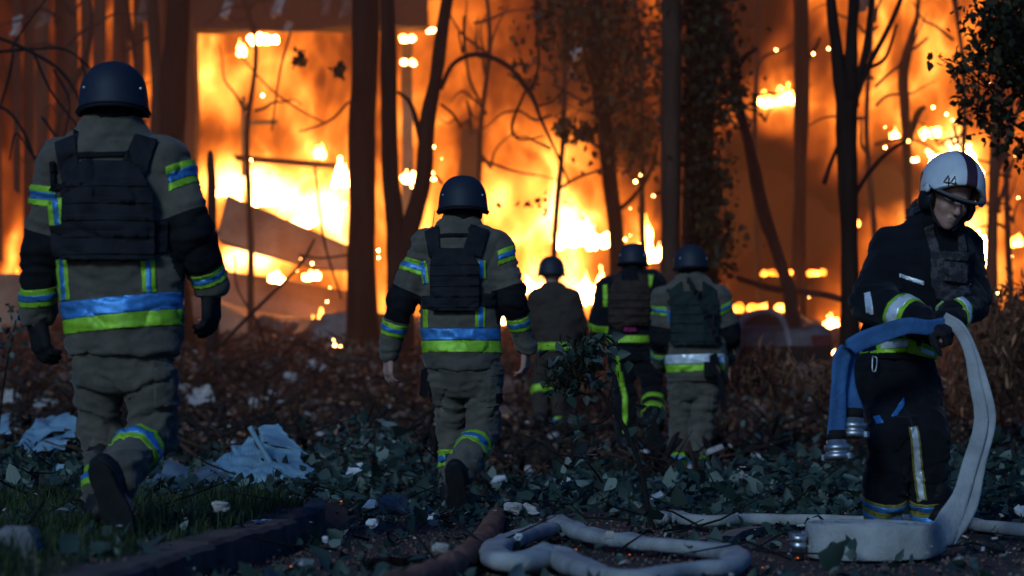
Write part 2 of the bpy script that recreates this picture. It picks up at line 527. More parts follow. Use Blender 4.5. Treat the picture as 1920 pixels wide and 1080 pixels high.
M['leaf_tree'] = leaf_mat('tree leaves', (0.030, 0.028, 0.010), (0.13, 0.09, 0.03), 0.55, 0.5)
M['grass'] = leaf_mat('grass blades', (0.026, 0.050, 0.014), (0.10, 0.13, 0.05), 0.7)

def ground_mat():
    m, nt, b, out = new_mat('dirt')
    t = tex(nt, 1.3, 8, 0.65); t2 = tex(nt, 14, 6, 0.7)
    c = mixcol(nt, ramp(nt, t, [(0.38, 0.0), (0.62, 1.0)]), (0.060, 0.045, 0.038), (0.028, 0.026, 0.024))
    c = mixcol(nt, ramp(nt, t2, [(0.55, 0.0), (0.75, 0.7)]), c, (0.14, 0.10, 0.085))
    nt.links.new(c, b.inputs['Base Color'])
    b.inputs['Roughness'].default_value = 0.9
    bp = nt.nodes.new('ShaderNodeBump'); bp.inputs['Strength'].default_value = 0.9; bp.inputs['Distance'].default_value = 0.03
    nt.links.new(tex(nt, 22, 8, 0.75), bp.inputs['Height']); nt.links.new(bp.outputs[0], b.inputs['Normal'])
    return m
M['ground'] = ground_mat()

def fire_mat(name, gain=1.0, nscale=1.1, namp=0.5):
    """glowing gas: temperature comes from the 'heat' attribute plus fine turbulence"""
    m, nt, b, out = new_mat(name)
    nt.nodes.remove(b)
    at_ = nt.nodes.new('ShaderNodeAttribute'); at_.attribute_name = 'fire_temp'
    n1 = tex(nt, nscale, 6, 0.62, stretch=(1.0, 1.0, 0.55))
    ma = nt.nodes.new('ShaderNodeMath'); ma.operation = 'MULTIPLY_ADD'
    nt.links.new(n1, ma.inputs[0]); ma.inputs[1].default_value = namp; nt.links.new(at_.outputs['Fac'], ma.inputs[2])
    sb = nt.nodes.new('ShaderNodeMath'); sb.operation = 'SUBTRACT'; sb.use_clamp = True
    nt.links.new(ma.outputs[0], sb.inputs[0]); sb.inputs[1].default_value = namp * 0.5
    col = ramp(nt, sb.outputs[0], [(0.0, (0.5, 0.05, 0.012)), (0.25, (0.85, 0.12, 0.012)), (0.5, (1.0, 0.19, 0.014)), (0.75, (1.0, 0.30, 0.04)), (1.0, (1.0, 0.50, 0.15))])
    mr = nt.nodes.new('ShaderNodeMath'); mr.operation = 'POWER'; mr.inputs[1].default_value = 3.0
    nt.links.new(sb.outputs[0], mr.inputs[0])
    mu = nt.nodes.new('ShaderNodeMath'); mu.operation = 'MULTIPLY'; mu.inputs[1].default_value = 6.0 * gain
    nt.links.new(mr.outputs[0], mu.inputs[0])
    em = nt.nodes.new('ShaderNodeEmission')
    nt.links.new(col, em.inputs[0]); nt.links.new(mu.outputs[0], em.inputs[1])
    nt.links.new(em.outputs[0], out.inputs[0])
    return m
M['fire'] = fire_mat('fire', 0.86, 1.1, 0.6)
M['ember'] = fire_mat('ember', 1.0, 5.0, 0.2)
M['flame'] = fire_mat('flame', 5.0, 4.0, 0.9)

def vol_mat(name, col, dens, aniso=0.3):
    m = bpy.data.materials.new(name); m.use_nodes = True
    nt = m.node_tree; nt.nodes.clear()
    out = nt.nodes.new('ShaderNodeOutputMaterial'); v = nt.nodes.new('ShaderNodeVolumePrincipled')
    v.inputs['Color'].default_value = (*col, 1); v.inputs['Density'].default_value = dens; v.inputs['Anisotropy'].default_value = aniso
    nt.links.new(v.outputs[0], out.inputs['Volume'])
    return m
# ------------------------------------------------------------------ ground
def sstep(t):
    t = np.clip(t, 0, 1)
    return t * t * (3 - 2 * t)

def kerb_x(D): return -1.46 + 0.055 * D

def G(x, D):
    x = np.asarray(x, float); D = np.asarray(D, float)
    x, D = np.broadcast_arrays(x, D)
    P = np.stack([x.ravel(), D.ravel(), np.zeros(x.size)], 1)
    left = sstep((kerb_x(D) - 0.02 - x) / 0.06) * (1 - 0.3 * sstep((D - 13) / 3))
    z = 0.10 * left + 1.22 * sstep((D - 19) / 14.0)
    nz = fbm(P, 0.9, 3, 3).reshape(x.shape)
    z = z + nz * (0.012 + 0.05 * sstep((D - 12) / 3) + 0.12 * sstep((D - 19) / 8))
    z = z + 0.16 * np.exp(-((x + 3.2) / 1.0) ** 2 - ((D - 17.5) / 2.0) ** 2)
    return z
def g1(x, D): return float(G(x, D))

def on_ground(px, py, lift=0.0):
    """point of the ground (raised by lift) seen at a pixel"""
    D = 6.0
    while D < 60:
        p = at(px, py, D)
        if p[2] <= g1(p[0], D) + lift: break
        D += 0.04
    return p

def build_ground():
    ys = np.concatenate([np.linspace(-40, 5, 12), np.arange(5.5, 36, 0.14), np.linspace(37, 160, 22)])
    xs = np.concatenate([-np.geomspace(90, 9, 14), np.arange(-8.5, 8.6, 0.14), np.geomspace(9, 90, 14)])
    # fine columns where the kerb step is
    X, Y = np.meshgrid(xs, ys, indexing='ij')
    # pull nearest columns onto the step
    kx = kerb_x(Y)
    for off in (-0.10, -0.03, 0.03):
        j = np.argmin(np.abs(X - (kx + off)), axis=0)
        X[j, np.arange(len(ys))] = (kx + off)[0]
    X = np.sort(X, axis=0)
    Z = G(X, Y)
    V = np.stack([X.ravel(), Y.ravel(), Z.ravel()], 1)
    n, m = X.shape
    I = np.arange(n * m).reshape(n, m)
    Q = np.stack([I[:-1, :-1].ravel(), I[1:, :-1].ravel(), I[1:, 1:].ravel(), I[:-1, 1:].ravel()], 1)
    o = mk('ground', V, Q, M['ground'])
    set_props(o, kind='structure')
build_ground()

# kerb: a row of concrete stones along the step
kerb = thing('kerb', 'low worn concrete kerb running back along the grass at bottom left', 'kerb', (kerb_x(8), 8, 0))
def kerb_stone(D0, D1, i):
    n = 14
    r = np.random.default_rng(50 + i)
    ds = np.linspace(D0 + 0.006, D1 - 0.006, n)
    sec = [(-0.17, -0.12), (-0.17, 0.104), (-0.155, 0.118), (-0.02, 0.120), (0.0, 0.105), (0.012, -0.12)]
    V = []
    dz = r.normal(0, 0.006); dx = r.normal(0, 0.006)
    for d in ds:
        for sx, sz in sec:
            p = np.array((kerb_x(d) + 0.02 + sx + dx, d, sz + dz))
            V.append(p)
    V = np.array(V)
    V += np.stack([fbm(V, 9, i, 2), 0 * V[:, 0], fbm(V, 8, i + 40, 2)], 1) * 0.006
    k = len(sec)
    Fs = [(a * k + b, a * k + (b + 1) % k, (a + 1) * k + (b + 1) % k, (a + 1) * k + b) for a in range(n - 1) for b in range(k)]
    Fs += [tuple(range(k))[::-1], tuple((n - 1) * k + j for j in range(k))]
    mk('kerb_stone', V, Fs, M['kerb'], kerb, smooth=False)
for i, (a, b) in enumerate([(5.2, 6.15), (6.15, 7.12), (7.12, 8.1), (8.1, 9.08), (9.08, 10.05), (10.05, 11.0)]):
    kerb_stone(a, b, i)

# ------------------------------------------------------------------ leaf scatter
def scatter_leaves(name, P, size, mat_, parent=None, flat=0.5, seed=0, pale=0.12, origin=None, tint=None, aspect=0.8):
    """one mesh of folded leaf blades at points P (n,3); size array or number"""
    r = np.random.default_rng(seed)
    n = len(P)
    s = np.full(n, size) if np.isscalar(size) else size
    base = np.array([(0, 0, 0), (-0.40, 0.22, 0.14), (-0.27, 0.60, 0.10), (0.05, 1.05, -0.12), (0.24, 0.64, 0.07), (0.42, 0.30, 0.12), (0, 0.5, -0.03)])
    base = base * np.array((aspect / 0.8, 1, 1))
    tri = np.array([(0, 6, 1), (1, 6, 2), (2, 6, 3), (3, 6, 4), (4, 6, 5), (5, 6, 0)])
    yaw = r.uniform(0, 2 * np.pi, n); pit = r.normal(0, 1, n) * (1 - flat) * 1.3; rol = r.normal(0, 1, n) * (1 - flat) * 1.3
    cy_, sy_ = np.cos(yaw), np.sin(yaw); cp, sp = np.cos(pit), np.sin(pit); cr, sr = np.cos(rol), np.sin(rol)
    base2 = np.array([(0, 0, 0), (-0.33, 0.30, 0.10), (-0.25, 0.70, 0.08), (0, 1.0, -0.06), (0.25, 0.70, 0.08), (0.33, 0.30, 0.10), (0, 0.5, -0.03)]) * np.array((aspect / 0.8, 1, 1))
    mixf = r.random(n)[:, None, None]
    B = (base[None] * mixf + base2[None] * (1 - mixf)) * s[:, None, None]
    x, y, z = B[..., 0], B[..., 1], B[..., 2] * r.uniform(-1.2, 1.8, n)[:, None]
    x, z = x * cr[:, None] + z * sr[:, None], -x * sr[:, None] + z * cr[:, None]
    y, z = y * cp[:, None] - z * sp[:, None], y * sp[:, None] + z * cp[:, None]
    x, y = x * cy_[:, None] - y * sy_[:, None], x * sy_[:, None] + y * cy_[:, None]
    V = np.stack([x, y, z], -1) + P[:, None, :]
    Q = (tri[None] + (np.arange(n) * 7)[:, None, None]).reshape(-1, 3)
    if tint is None:
        tint = r.random(n) ** 2 * .8; tint[r.random(n) < pale] = 1.0
    Vf = V.reshape(-1, 3)
    org = np.zeros(3)
    if parent is not None: org = np.array(root_of[parent.name])
    me = mesh_data(name, Vf - org, Q, mat_, smooth=False)
    a = me.attributes.new('tint', 'FLOAT', 'POINT')
    a.data.foreach_set('value', np.repeat(tint, 7).astype(np.float32))
    return obj(name, me, parent)

# ------------------------------------------------------------------ burning building
BG = 1.5
bld = thing('ruined_building', 'burning ruined building behind the trees with an open room full of fire', 'building', (at(500, 640, 37)[0], 37, BG))
def slab_px(name, pts, D, th, m, jag=0.03, seed=0, parent=bld, D2=None):
    poly = [tuple(at(x, y, D)[[0, 2]]) for x, y in pts]
    V, Fc = prism(poly, D, D + th, jag, seed)
    if D2 is not None:
        pass
    return mk(name, V, Fc, m, parent, smooth=False)

def rough_box(name, x0, x1, y0, y1, z0, z1, m, parent=bld, amp=0.05, seed=0, cell=0.35):
    """broken concrete box with uneven faces"""
    nx, ny, nz = [max(2, int(abs(b - a) / cell) + 1) for a, b in ((x0, x1), (y0, y1), (z0, z1))]
    nx, ny, nz = min(nx, 40), min(ny, 20), min(nz, 40)
    parts = []
    def face(a0, a1, na, b0, b1, nb, f, flip):
        A, B = np.meshgrid(np.linspace(a0, a1, na), np.linspace(b0, b1, nb), indexing='ij')
        V = np.array([f(a, b) for a, b in zip(A.ravel(), B.ravel())])
        I = np.arange(na * nb).reshape(na, nb)
        Q = np.stack([I[:-1, :-1].ravel(), I[1:, :-1].ravel(), I[1:, 1:].ravel(), I[:-1, 1:].ravel()], 1)
        if flip: Q = Q[:, ::-1]
        parts.append((V, Q))
    face(x0, x1, nx, z0, z1, nz, lambda a, b: (a, y0, b), False)
    face(x0, x1, nx, z0, z1, nz, lambda a, b: (a, y1, b), True)
    face(x0, x1, nx, y0, y1, ny, lambda a, b: (a, b, z0), True)
    face(x0, x1, nx, y0, y1, ny, lambda a, b: (a, b, z1), False)
    face(y0, y1, ny, z0, z1, nz, lambda a, b: (x0, a, b), True)
    face(y0, y1, ny, z0, z1, nz, lambda a, b: (x1, a, b), False)
    V, Fc = merge(parts)
    d = np.stack([fbm(V, 1.1, seed + i, 3) for i in range(3)], 1) * amp
    return mk(name, V + d, Fc, m, parent, smooth=False)

def wx(px, D): return float(at(px, 0, D)[0])
def wz(py, D): return float(at(0, py, D)[2])

rough_box('back_wall', -34, 34, 44.5, 45.0, 0.5, 22, M['concrete_dark'], amp=0.02, cell=1.2)
rough_box('floor_slab', wx(352, 36), wx(798, 36), 36.0, 36.7, wz(48, 36), wz(-14, 36), M['concrete_dark'], amp=0.07, seed=4)
rough_box('upper_wall', wx(300, 36), wx(820, 36), 36.4, 36.9, wz(-14, 36) + 0.01, 13, M['concrete_dark'], amp=0.06, seed=5)
rough_box('column', wx(338, 36), wx(366, 36), 36.0, 36.45, 1.0, wz(-14, 36), M['bark_red'], amp=0.03, seed=6)
rough_box('column', wx(282, 36), wx(300, 36), 36.2, 36.5, 1.0, 9.5, M['bark_red'], amp=0.03, seed=7)
rough_box('column', wx(745, 36.2), wx(765, 36.2), 37.6, 37.9, 1.0, wz(48, 36), M['concrete'], amp=0.03, seed=8)
rough_box('column', wx(862, 38), wx(892, 38), 38.0, 38.3, 1.0, wz(240, 38), M['concrete_dark'], amp=0.05, seed=9)
rough_box('upper_wall', wx(820, 38), wx(1240, 38), 39.0, 39.4, wz(-150, 38), 14, M['concrete_dark'], amp=0.1, seed=10)
rough_box('upper_wall', wx(1250, 38), wx(2300, 38), 39.2, 39.6, wz(-170, 38), 14, M['concrete_dark'], amp=0.1, seed=11)
rough_box('upper_wall', wx(-600, 37), wx(290, 37), 37.2, 37.5, wz(-60, 37), 14, M['concrete_dark'], amp=0.08, seed=12)
# fallen slabs
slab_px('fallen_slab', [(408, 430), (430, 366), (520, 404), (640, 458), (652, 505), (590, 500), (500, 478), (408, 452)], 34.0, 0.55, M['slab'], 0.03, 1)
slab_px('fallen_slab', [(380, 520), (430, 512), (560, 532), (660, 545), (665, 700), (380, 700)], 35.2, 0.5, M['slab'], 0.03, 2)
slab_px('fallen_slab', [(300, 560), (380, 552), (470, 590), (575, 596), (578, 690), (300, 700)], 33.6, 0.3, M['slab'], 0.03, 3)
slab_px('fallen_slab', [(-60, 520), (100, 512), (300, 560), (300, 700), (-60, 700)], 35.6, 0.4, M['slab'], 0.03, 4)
slab_px('window_frame', [(452, 180), (460, 180), (460, 330), (452, 330)], 38.6, 0.1, M['concrete'], 0.0, 6)
slab_px('window_frame', [(461, 226), (520, 224), (520, 232), (461, 233)], 38.6, 0.1, M['concrete'], 0.0, 7)
slab_px('roof_beam', [(440, 288), (640, 306), (640, 316), (440, 300)], 36.6, 0.18, M['char'], 0.01, 8)
# cladding boards, scorched and hanging, on the left of the facade
r_ = random.Random(3)
x = -70.0
while x < 335:
    w = r_.uniform(11, 25)
    gap = r_.choice((1, 3, 6, 16, 24)) if x < 270 else r_.uniform(0, 8)
    top = -60 + r_.uniform(-20, 20); bot = r_.choice((470, 380, 520, 560, 440, 330)) + r_.uniform(-30, 30)
    sl = r_.uniform(-7, 7)
    poly = [(x, bot), (x + w, bot + r_.uniform(-22, 22)), (x + w + sl, top), (x + sl, top)]
    slab_px('cladding_board', poly, 36.6 + r_.uniform(-0.3, 0.3), 0.05, M['bark_red'] if r_.random() < 0.35 else M['char'], 0.01, int(x) + 100)
    x += w + gap
# ragged sheets hanging under the slab
for i, (px, py, w, h) in enumerate([(80, 40, 26, 34), (30, 50, 20, 44), (270, 20, 22, 44), (520, 14, 22, 30), (650, 14, 22, 30), (425, 20, 18, 26), (610, 10, 20, 34), (540, 45, 14, 14), (1615, 10, 34, 34), (1077, 105, 22, 34), (1077, 142, 20, 18), (730, 240, 18, 16)]):
    D = 33.5
    poly = [(px - w / 2, py + h / 2), (px + w * .3, py + h * .4), (px + w / 2, py - h / 2), (px - w * .2, py - h * .45)]
    o = slab_px('hanging_scrap', poly, D, 0.05, M['plaster'] if i % 2 else M['brick_dust'], 0.03, 60 + i, parent=bld)

rb = thing('rubble_block', 'grey broken concrete block lying on rubble left of the thick dark trunk', 'block', on_ground(622, 652) )
def rock_mesh(c, s, seed, R=None, h=None, amp=0.12):
    n1, n2 = 14, 9
    V, Fc = [], []
    for i in range(n2 + 1):
        th = math.pi * i / n2
        for j in range(n1):
            ph = 2 * math.pi * j / n1
            v = np.array((math.sin(th) * math.cos(ph), math.sin(th) * math.sin(ph), math.cos(th)))
            v = np.sign(v) * np.abs(v) ** 0.75
            V.append(v)
    V = np.array(V)
    V = V * (1 + amp * fbm(V, 1.6, seed, 3))[:, None] * np.array(s)
    if R is not None: V = V @ R.T
    for i in range(n2):
        for j in range(n1):
            k = (j + 1) % n1
            Fc.append((i * n1 + j, (i + 1) * n1 + j, (i + 1) * n1 + k, i * n1 + k))
    return V + np.array(c), Fc
poly = [(588, 640), (592, 618), (608, 592), (636, 586), (660, 590), (662, 655), (590, 655)]
V, Fc = prism([tuple(at(x, y, 31)[[0, 2]]) for x, y in poly], 30.7, 31.4, 0.02, 5)
mk('block', V, Fc, M['stone'], rb, smooth=False)

# ------------------------------------------------------------------ fire
BLOBS = [  # px, py, rx, ry, heat
    (480, 180, 150, 170, .10), (500, 340, 130, 60, .30), (455, 352, 60, 34, .38), (560, 385, 80, 45, .40), (400, 250, 30, 200, .08),
    (490, 500, 110, 30, .30), (455, 465, 40, 30, .35), (630, 450, 40, 60, .15),
    (60, 200, 220, 240, -.30), (30, 520, 14, 90, .30), (190, 560, 26, 60, .20), (250, 380, 60, 160, -.05),
    (620, 120, 30, 100, .06), (520, 130, 50, 60, -.04),
    (740, 200, 60, 250, .06), (770, 420, 50, 90, .10), (850, 160, 60, 120, .05), (950, 400, 110, 90, .24), (1090, 420, 80, 70, .42),
    (1085, 540, 70, 50, .42), (1000, 530, 50, 40, .25), (1215, 450, 26, 100, .34), (900, 300, 40, 70, -.22), (980, 240, 60, 60, .06),
    (1120, 100, 110, 150, -.36), (1000, 30, 90, 60, -.20), (1180, 260, 60, 100, -.24), (1080, 300, 60, 50, .14), (1020, 160, 50, 40, -.08),
    (1300, 200, 50, 500, -.30), (1405, 40, 90, 100, -.50), (1450, 160, 32, 60, .24), (1455, 190, 34, 12, .22), (1430, 290, 60, 50, -.14),
    (1450, 440, 120, 150, -.66), (1430, 290, 60, 60, -.16), (1550, 350, 30, 60, .12), (1640, 120, 90, 160, .07), (1545, 60, 40, 80, -.10), (1655, 350, 60, 60, -.4), (1700, 60, 40, 80, -.05),
    (1800, 280, 70, 50, .40), (1830, 450, 34, 70, .45), (1690, 400, 60, 25, .25), (1700, 240, 40, 30, .12), (1640, 450, 40, 60, .05),
    (1890, 200, 60, 200, -.18), (1900, 420, 40, 80, .05), (1750, 150, 50, 60, .08), (2150, 300, 150, 300, -.1), (-350, 300, 200, 300, -.1),
]
def heat_at(px, py):
    h = np.full(px.shape, 0.47)
    for x, y, rx, ry, a in BLOBS:
        h += a * np.exp(-((px - x) / rx) ** 2 - ((py - y) / ry) ** 2)
    return h

def fire_body(label, x0, x1, D, seed):
    """deep billowing wall of flame and glowing smoke"""
    nx, nz, ny = int((x1 - x0) / 6), 156, 8
    y0, y1 = -260.0, 680.0
    px = np.linspace(x0, x1, nx); py = np.linspace(y0, y1, nz)
    PX, PY = np.meshgrid(px, py, indexing='ij')
    W = np.stack([(PX - 960) * D / F, np.full(PX.shape, D), CAMZ + (HORIZON - PY) * D / F], -1).reshape(-1, 3)
    b = fbm(W, 0.55, seed, 4)
    edge = np.minimum(1, np.minimum(PX - x0, x1 - PX).ravel() / 80) * np.minimum(1, (PY.ravel() - y0) / 120)
    Wf = W.copy(); Wf[:, 1] = D + 1.6 - 1.6 * edge + b * 0.7
    Wb = W.copy(); Wb[:, 1] = D + 2.4
    I = np.arange(nx * nz).reshape(nx, nz)
    Q = np.stack([I[:-1, :-1].ravel(), I[1:, :-1].ravel(), I[1:, 1:].ravel(), I[:-1, 1:].ravel()], 1)[:, ::-1]
    N = nx * nz
    ring = np.concatenate([I[:, 0], I[-1, 1:], I[-2::-1, -1], I[0, -2:0:-1]])
    side = np.stack([ring, np.roll(ring, -1), np.roll(ring, -1) + N, ring + N], 1)
    Qa = np.concatenate([Q, Q[:, ::-1] + N, side])
    V = np.concatenate([Wf, Wb])
    # churned by eddies
    e = np.stack([fbm(W, 0.8, seed + 60, 3), fbm(W, 0.8, seed + 61, 3)], 1) * 22
    h = heat_at(PX.ravel() + e[:, 0], PY.ravel() + e[:, 1])
    h += 0.13 * b + 0.12 * fbm(W * np.array((1, 1, .6)), 2.2, seed + 70, 3)
    wv = W * np.array((1, 1, .42)) + np.stack([fbm(W, .7, seed + 80, 3), 0 * b, fbm(W, .7, seed + 81, 3)], 1) * .55
    rg = (1 - np.abs(vnoise(wv, 1.5, seed + 82))) ** 4 + .6 * (1 - np.abs(vnoise(wv, 3.1, seed + 83))) ** 4
    h += .17 * (rg - .42) * sstep((h - .2) / .3) - .26 * np.clip(fbm(W, .45, seed + 90, 3), 0, 1)
    H = np.concatenate([h, h])
    org = np.array(((x0 + x1) / 2 - 960, 0, 0)) * D / F + np.array((0, D, BG))
    me = mesh_data('fire', V - org, Qa, M['fire'])
    me.attributes.new('fire_temp', 'FLOAT', 'POINT').data.foreach_set('value', H.astype(np.float32))
    o = obj('fire', me, None, tuple(org))
    return set_props(o, label, 'fire', 'walls of flame inside the ruins')
fire_body('orange fire filling the open room on the left, left of the thick dark trunk', -420, 682, 40.0, 11)
fire_body('yellow and orange fire in the middle, between thick dark trunk and ivy covered trunk', 682, 1296, 40.0, 23)
fire_body('dark orange fire and glowing smoke on the right, behind the white helmet', 1296, 2380, 40.0, 37)

def flame(px, py, w, h, D, label, seed=0, hot=1.0, tongues=5):
    """a tuft of flame: tapering tongues rising from a ragged base (sizes in pixels)"""
    r = np.random.default_rng(seed + 900)
    s = D / F
    c = at(px, py + h / 2, D)
    W, H = w * s, h * s
    vox = max(min(W, H) / 16, 0.03)
    S = SDF((c[0] - W * .75, D - W * .5, c[2] - H * .2), (c[0] + W * .75, D + W * .5, c[2] + H * 1.25), vox)
    for i in range(tongues):
        x = (i + 0.5) / tongues - 0.5 + r.normal(0, .06)
        hh = H * (1 - 1.3 * abs(x)) * r.uniform(.55, 1.1)
        b = c + np.array((x * W, r.normal(0, W * .12), H * .08 * r.random()))
        m_ = b + np.array((r.normal(0, W * .06), 0, hh * .5)); t = m_ + np.array((r.normal(0, W * .08), 0, hh * .5))
        ra = max(W / tongues * .75, H * .10) * r.uniform(.8, 1.2)
        ra = min(ra, H * .5)
        S.cone(b + np.array((0, 0, ra * .6)), m_, ra, ra * .6, k=vox)
        S.cone(m_, t, ra * .6, ra * .12, k=vox)
    V, Q = S.mesh()
    if len(V) == 0: return
    V = relax(V, Q, 1)
    V = V + vnormals(V, Q) * (fbm(V, 2.2 / max(W, H) * 2, seed, 3) * min(W, H) * .10)[:, None]
    t = (V[:, 2] - c[2]) / H
    heat = hot * (1.02 - 0.28 * np.clip(t, 0, 1.2))
    me = mesh_data('flame', V - c, Q, M['flame'])
    me.attributes.new('fire_temp', 'FLOAT', 'POINT').data.foreach_set('value', heat.astype(np.float32))
    o = obj('flame', me, None, tuple(c))
    return set_props(o, label, 'flame', 'tongues of flame')
FL = [
    (492, 66, 50, 30, 37.4, 'white hot flame licking under the dark floor slab of the open room', 1.1, 4),
    (453, 80, 14, 56, 37.2, 'thin bright flame just left of the white hot flame under the floor slab', .9, 2),
    (478, 350, 90, 70, 37.4, 'large yellow flame above the upper edge of the tilted fallen slab', .95, 5),
    (415, 357, 26, 22, 35.3, 'small bright flame at the upper left corner of the tilted fallen slab', .95, 2),
    (560, 405, 80, 40, 37.2, 'bright flame above the middle of the tilted fallen slab', .9, 4),
    (640, 312, 26, 80, 36.4, 'tall white flame against the left side of the thick dark trunk', 1.05, 3),
    (632, 381, 34, 10, 36.0, 'thin flat flame low on the left side of the thick dark trunk', 1.0, 3),
    (600, 268, 24, 50, 37.6, 'soft yellow flame in the open room left of the tall white flame', .85, 2),
    (518, 512, 30, 34, 33.4, 'round bright flame below the tilted slab, leftmost of two', .98, 3),
    (586, 510, 34, 30, 33.4, 'round bright flame below the tilted slab, rightmost of two', .95, 3),
    (598, 590, 36, 46, 34.6, 'yellow flame behind the grey broken concrete block', .82, 3),
    (768, 322, 34, 40, 34.0, 'bright flame seen between the two stems of the forked tree', 1.0, 3),
    (762, 70, 32, 16, 36.6, 'small flat flame high between the thick trunk and the forked tree, upper one', .98, 3),
    (756, 114, 38, 14, 36.6, 'small flat flame high between the thick trunk and the forked tree, lower one', .98, 3),
    (807, 52, 18, 18, 36.8, 'small round flame at the top beside the leaning stem of the forked tree', .95, 2),
    (812, 326, 14, 26, 35.2, 'small flame right of the leaning stem of the forked tree', .9, 2),
    (1085, 425, 110, 70, 37.0, 'large white hot flame right of the second firefighter helmet', .98, 6),
    (1110, 456, 22, 22, 34.0, 'small detached flame just below the large white hot flame', .98, 2),
    (1000, 525, 60, 50, 35.0, 'bright flame behind the head of the farthest firefighter', .98, 4),
    (1110, 530, 90, 70, 35.0, 'large white flame between the two farthest firefighters', 1.0, 5),
    (1214, 440, 34, 110, 34.6, 'tall yellow flame left of the pale brown trunk', .95, 4),
    (943, 590, 14, 36, 33.5, 'small white flame seen under the arm of the second firefighter', 1.0, 2),
    (1458, 165, 60, 66, 37.0, 'orange flame high up between the leaning burnt trunk and the pale trunk', .80, 5),
    (1460, 186, 66, 14, 36.5, 'row of low bright flame at the foot of the high orange flame', .90, 6),
    (1800, 285, 100, 90, 34.0, 'white hot flame right behind the white helmet', 1.1, 6),
    (1828, 450, 52, 110, 34.0, 'tall white flame right of the hose carrier and his shoulder', 1.15, 4),
    (1677, 244, 20, 34, 35.0, 'small yellow flame left of the white hot flame behind the helmet', .9, 3),
    (1745, 240, 40, 34, 35.5, 'soft orange flame above the white helmet', .85, 3),
    (1715, 296, 14, 14, 33.0, 'small round bright flame just above left of the white helmet', 1.0, 2),
    (1560, 596, 28, 34, 29.5, 'small yellow flame in the brush between the car and the hose carrier', .88, 3),
    (1484, 624, 16, 28, 27.6, 'small flame burning beside the rear of the scorched car', .95, 2),
    (1440, 574, 120, 22, 27.9, 'long orange flame running along the roof of the scorched car', .66, 9),
    (1480, 510, 100, 16, 31.0, 'low dark orange flame under the leaning burnt trunk', .55, 8),
    (1600, 398, 16, 60, 35.0, 'narrow orange flame right of the black forked trunk', .75, 3),
    (30, 520, 20, 120, 36.2, 'narrow tall orange flame at the far left edge behind the first firefighter', .72, 3),
    (1905, 440, 24, 44, 33.5, 'soft orange flame at the right edge', .75, 2),
]
for i, (px, py, w, h, D, lab, hot, tn) in enumerate(FL):
    flame(px, py, w, h, D, lab, i, hot, tn)

# embers and sparks: far too many to count, one object
def embers():
    r = np.random.default_rng(5)
    parts = []; heat = []
    spots = [(1553, 658, 8), (1572, 662, 5), (630, 648, 5), (190, 590, 30), (150, 600, 20), (1500, 560, 30), (1700, 300, 60), (1890, 330, 40), (1210, 360, 30), (1700, 270, 30),
             (1900, 170, 20), (730, 470, 20), (1180, 420, 30), (600, 520, 40), (540, 300, 80), (780, 300, 40), (1560, 590, 20), (1470, 100, 40), (1830, 240, 40), (1880, 560, 30)]
    for k in range(85):
        cx, cy_, sp = spots[k % len(spots)]
        D = r.uniform(28, 33)
        c = at(cx + r.normal(0, sp), cy_ + r.normal(0, sp), D)
        R = r.uniform(.006, .02)
        V = np.array([(1, 0, 0), (-1, 0, 0), (0, 1, 0), (0, -1, 0), (0, 0, 1.3), (0, 0, -1)]) * R + c
        parts.append((V, [(0, 2, 4), (2, 1, 4), (1, 3, 4), (3, 0, 4), (2, 0, 5), (1, 2, 5), (3, 1, 5), (0, 3, 5)]))
    V, Fc = merge(parts)
    me = mesh_data('embers', V, Fc, M['flame'], False)
    me.attributes.new('fire_temp', 'FLOAT', 'POINT').data.foreach_set('value', np.full(len(V), 0.95, np.float32))
    set_props(obj('embers', me), 'sparks and burning scraps drifting in front of the fire', 'embers', kind='stuff')
embers()

# smoke: soft closed clouds holding a thin volume
M['smoke'] = vol_mat('brown smoke', (0.10, 0.065, 0.05), 1.3, 0.2)
M['smoke_thin'] = vol_mat('thin smoke', (0.70, 0.42, 0.28), 0.019, 0.35)
def smoke_cloud(px, py, w, h, D, depth, label, m, seed):
    c = at(px, py, D); s = D / F
    r = np.random.default_rng(seed)
    W, H = w * s / 2, h * s / 2
    S = SDF(c - (W * 1.5, depth * 1.2, H * 1.5), c + (W * 1.5, depth * 1.2, H * 1.5), 0.09)
    for i in range(9):
        q = c + r.uniform(-.6, .6, 3) * (W, depth * .6, H)
        S.ell(q, np.array((W, depth * .6, H)) * r.uniform(.3, .6), k=0.15)
    V, Q = S.mesh()
    V = V + vnormals(V, Q) * (fbm(V, 1.2, seed, 3) * .34)[:, None]
    o = mk('smoke_cloud', V, Q, m, None, origin=c)
    return set_props(o, label, 'smoke', 'dark smoke clouds')
smoke_cloud(1465, 425, 220, 230, 34.5, 1.0, 'dark brown smoke behind the leaning burnt trunk', M['smoke'], 3)
smoke_cloud(1130, 120, 230, 260, 35.2, .9, 'brown smoke high in the middle left of the pale brown trunk', M['smoke'], 8)
smoke_cloud(1650, 350, 90, 90, 34.8, .6, 'small smoke cloud left of the white helmet', M['smoke'], 12)

hz = box(((wx(960, 31)), 29.0, 7.2), (46, 14.0, 17.0))
V, Fc = hz
o = mk('haze', V, Fc, M['smoke_thin'], None, smooth=False)
set_props(o, kind='stuff')

# ------------------------------------------------------------------ trees
def stem(parent, name, pts, D, m, rough=.17, n=14, seed=0, k=6):
    """pts rows: px, py, width px (, dy)"""
    P = []
    for q in pts:
        dy = q[3] if len(q) > 3 else 0
        w = at(q[0], q[1], D + dy)
        P.append((*w, q[2] / 2 * D / F))
    P = spline(P, k)
    V, Fc = tube(P[:, :3], P[:, 3], n, rough, seed)
    return mk(name, V, Fc, m, parent)

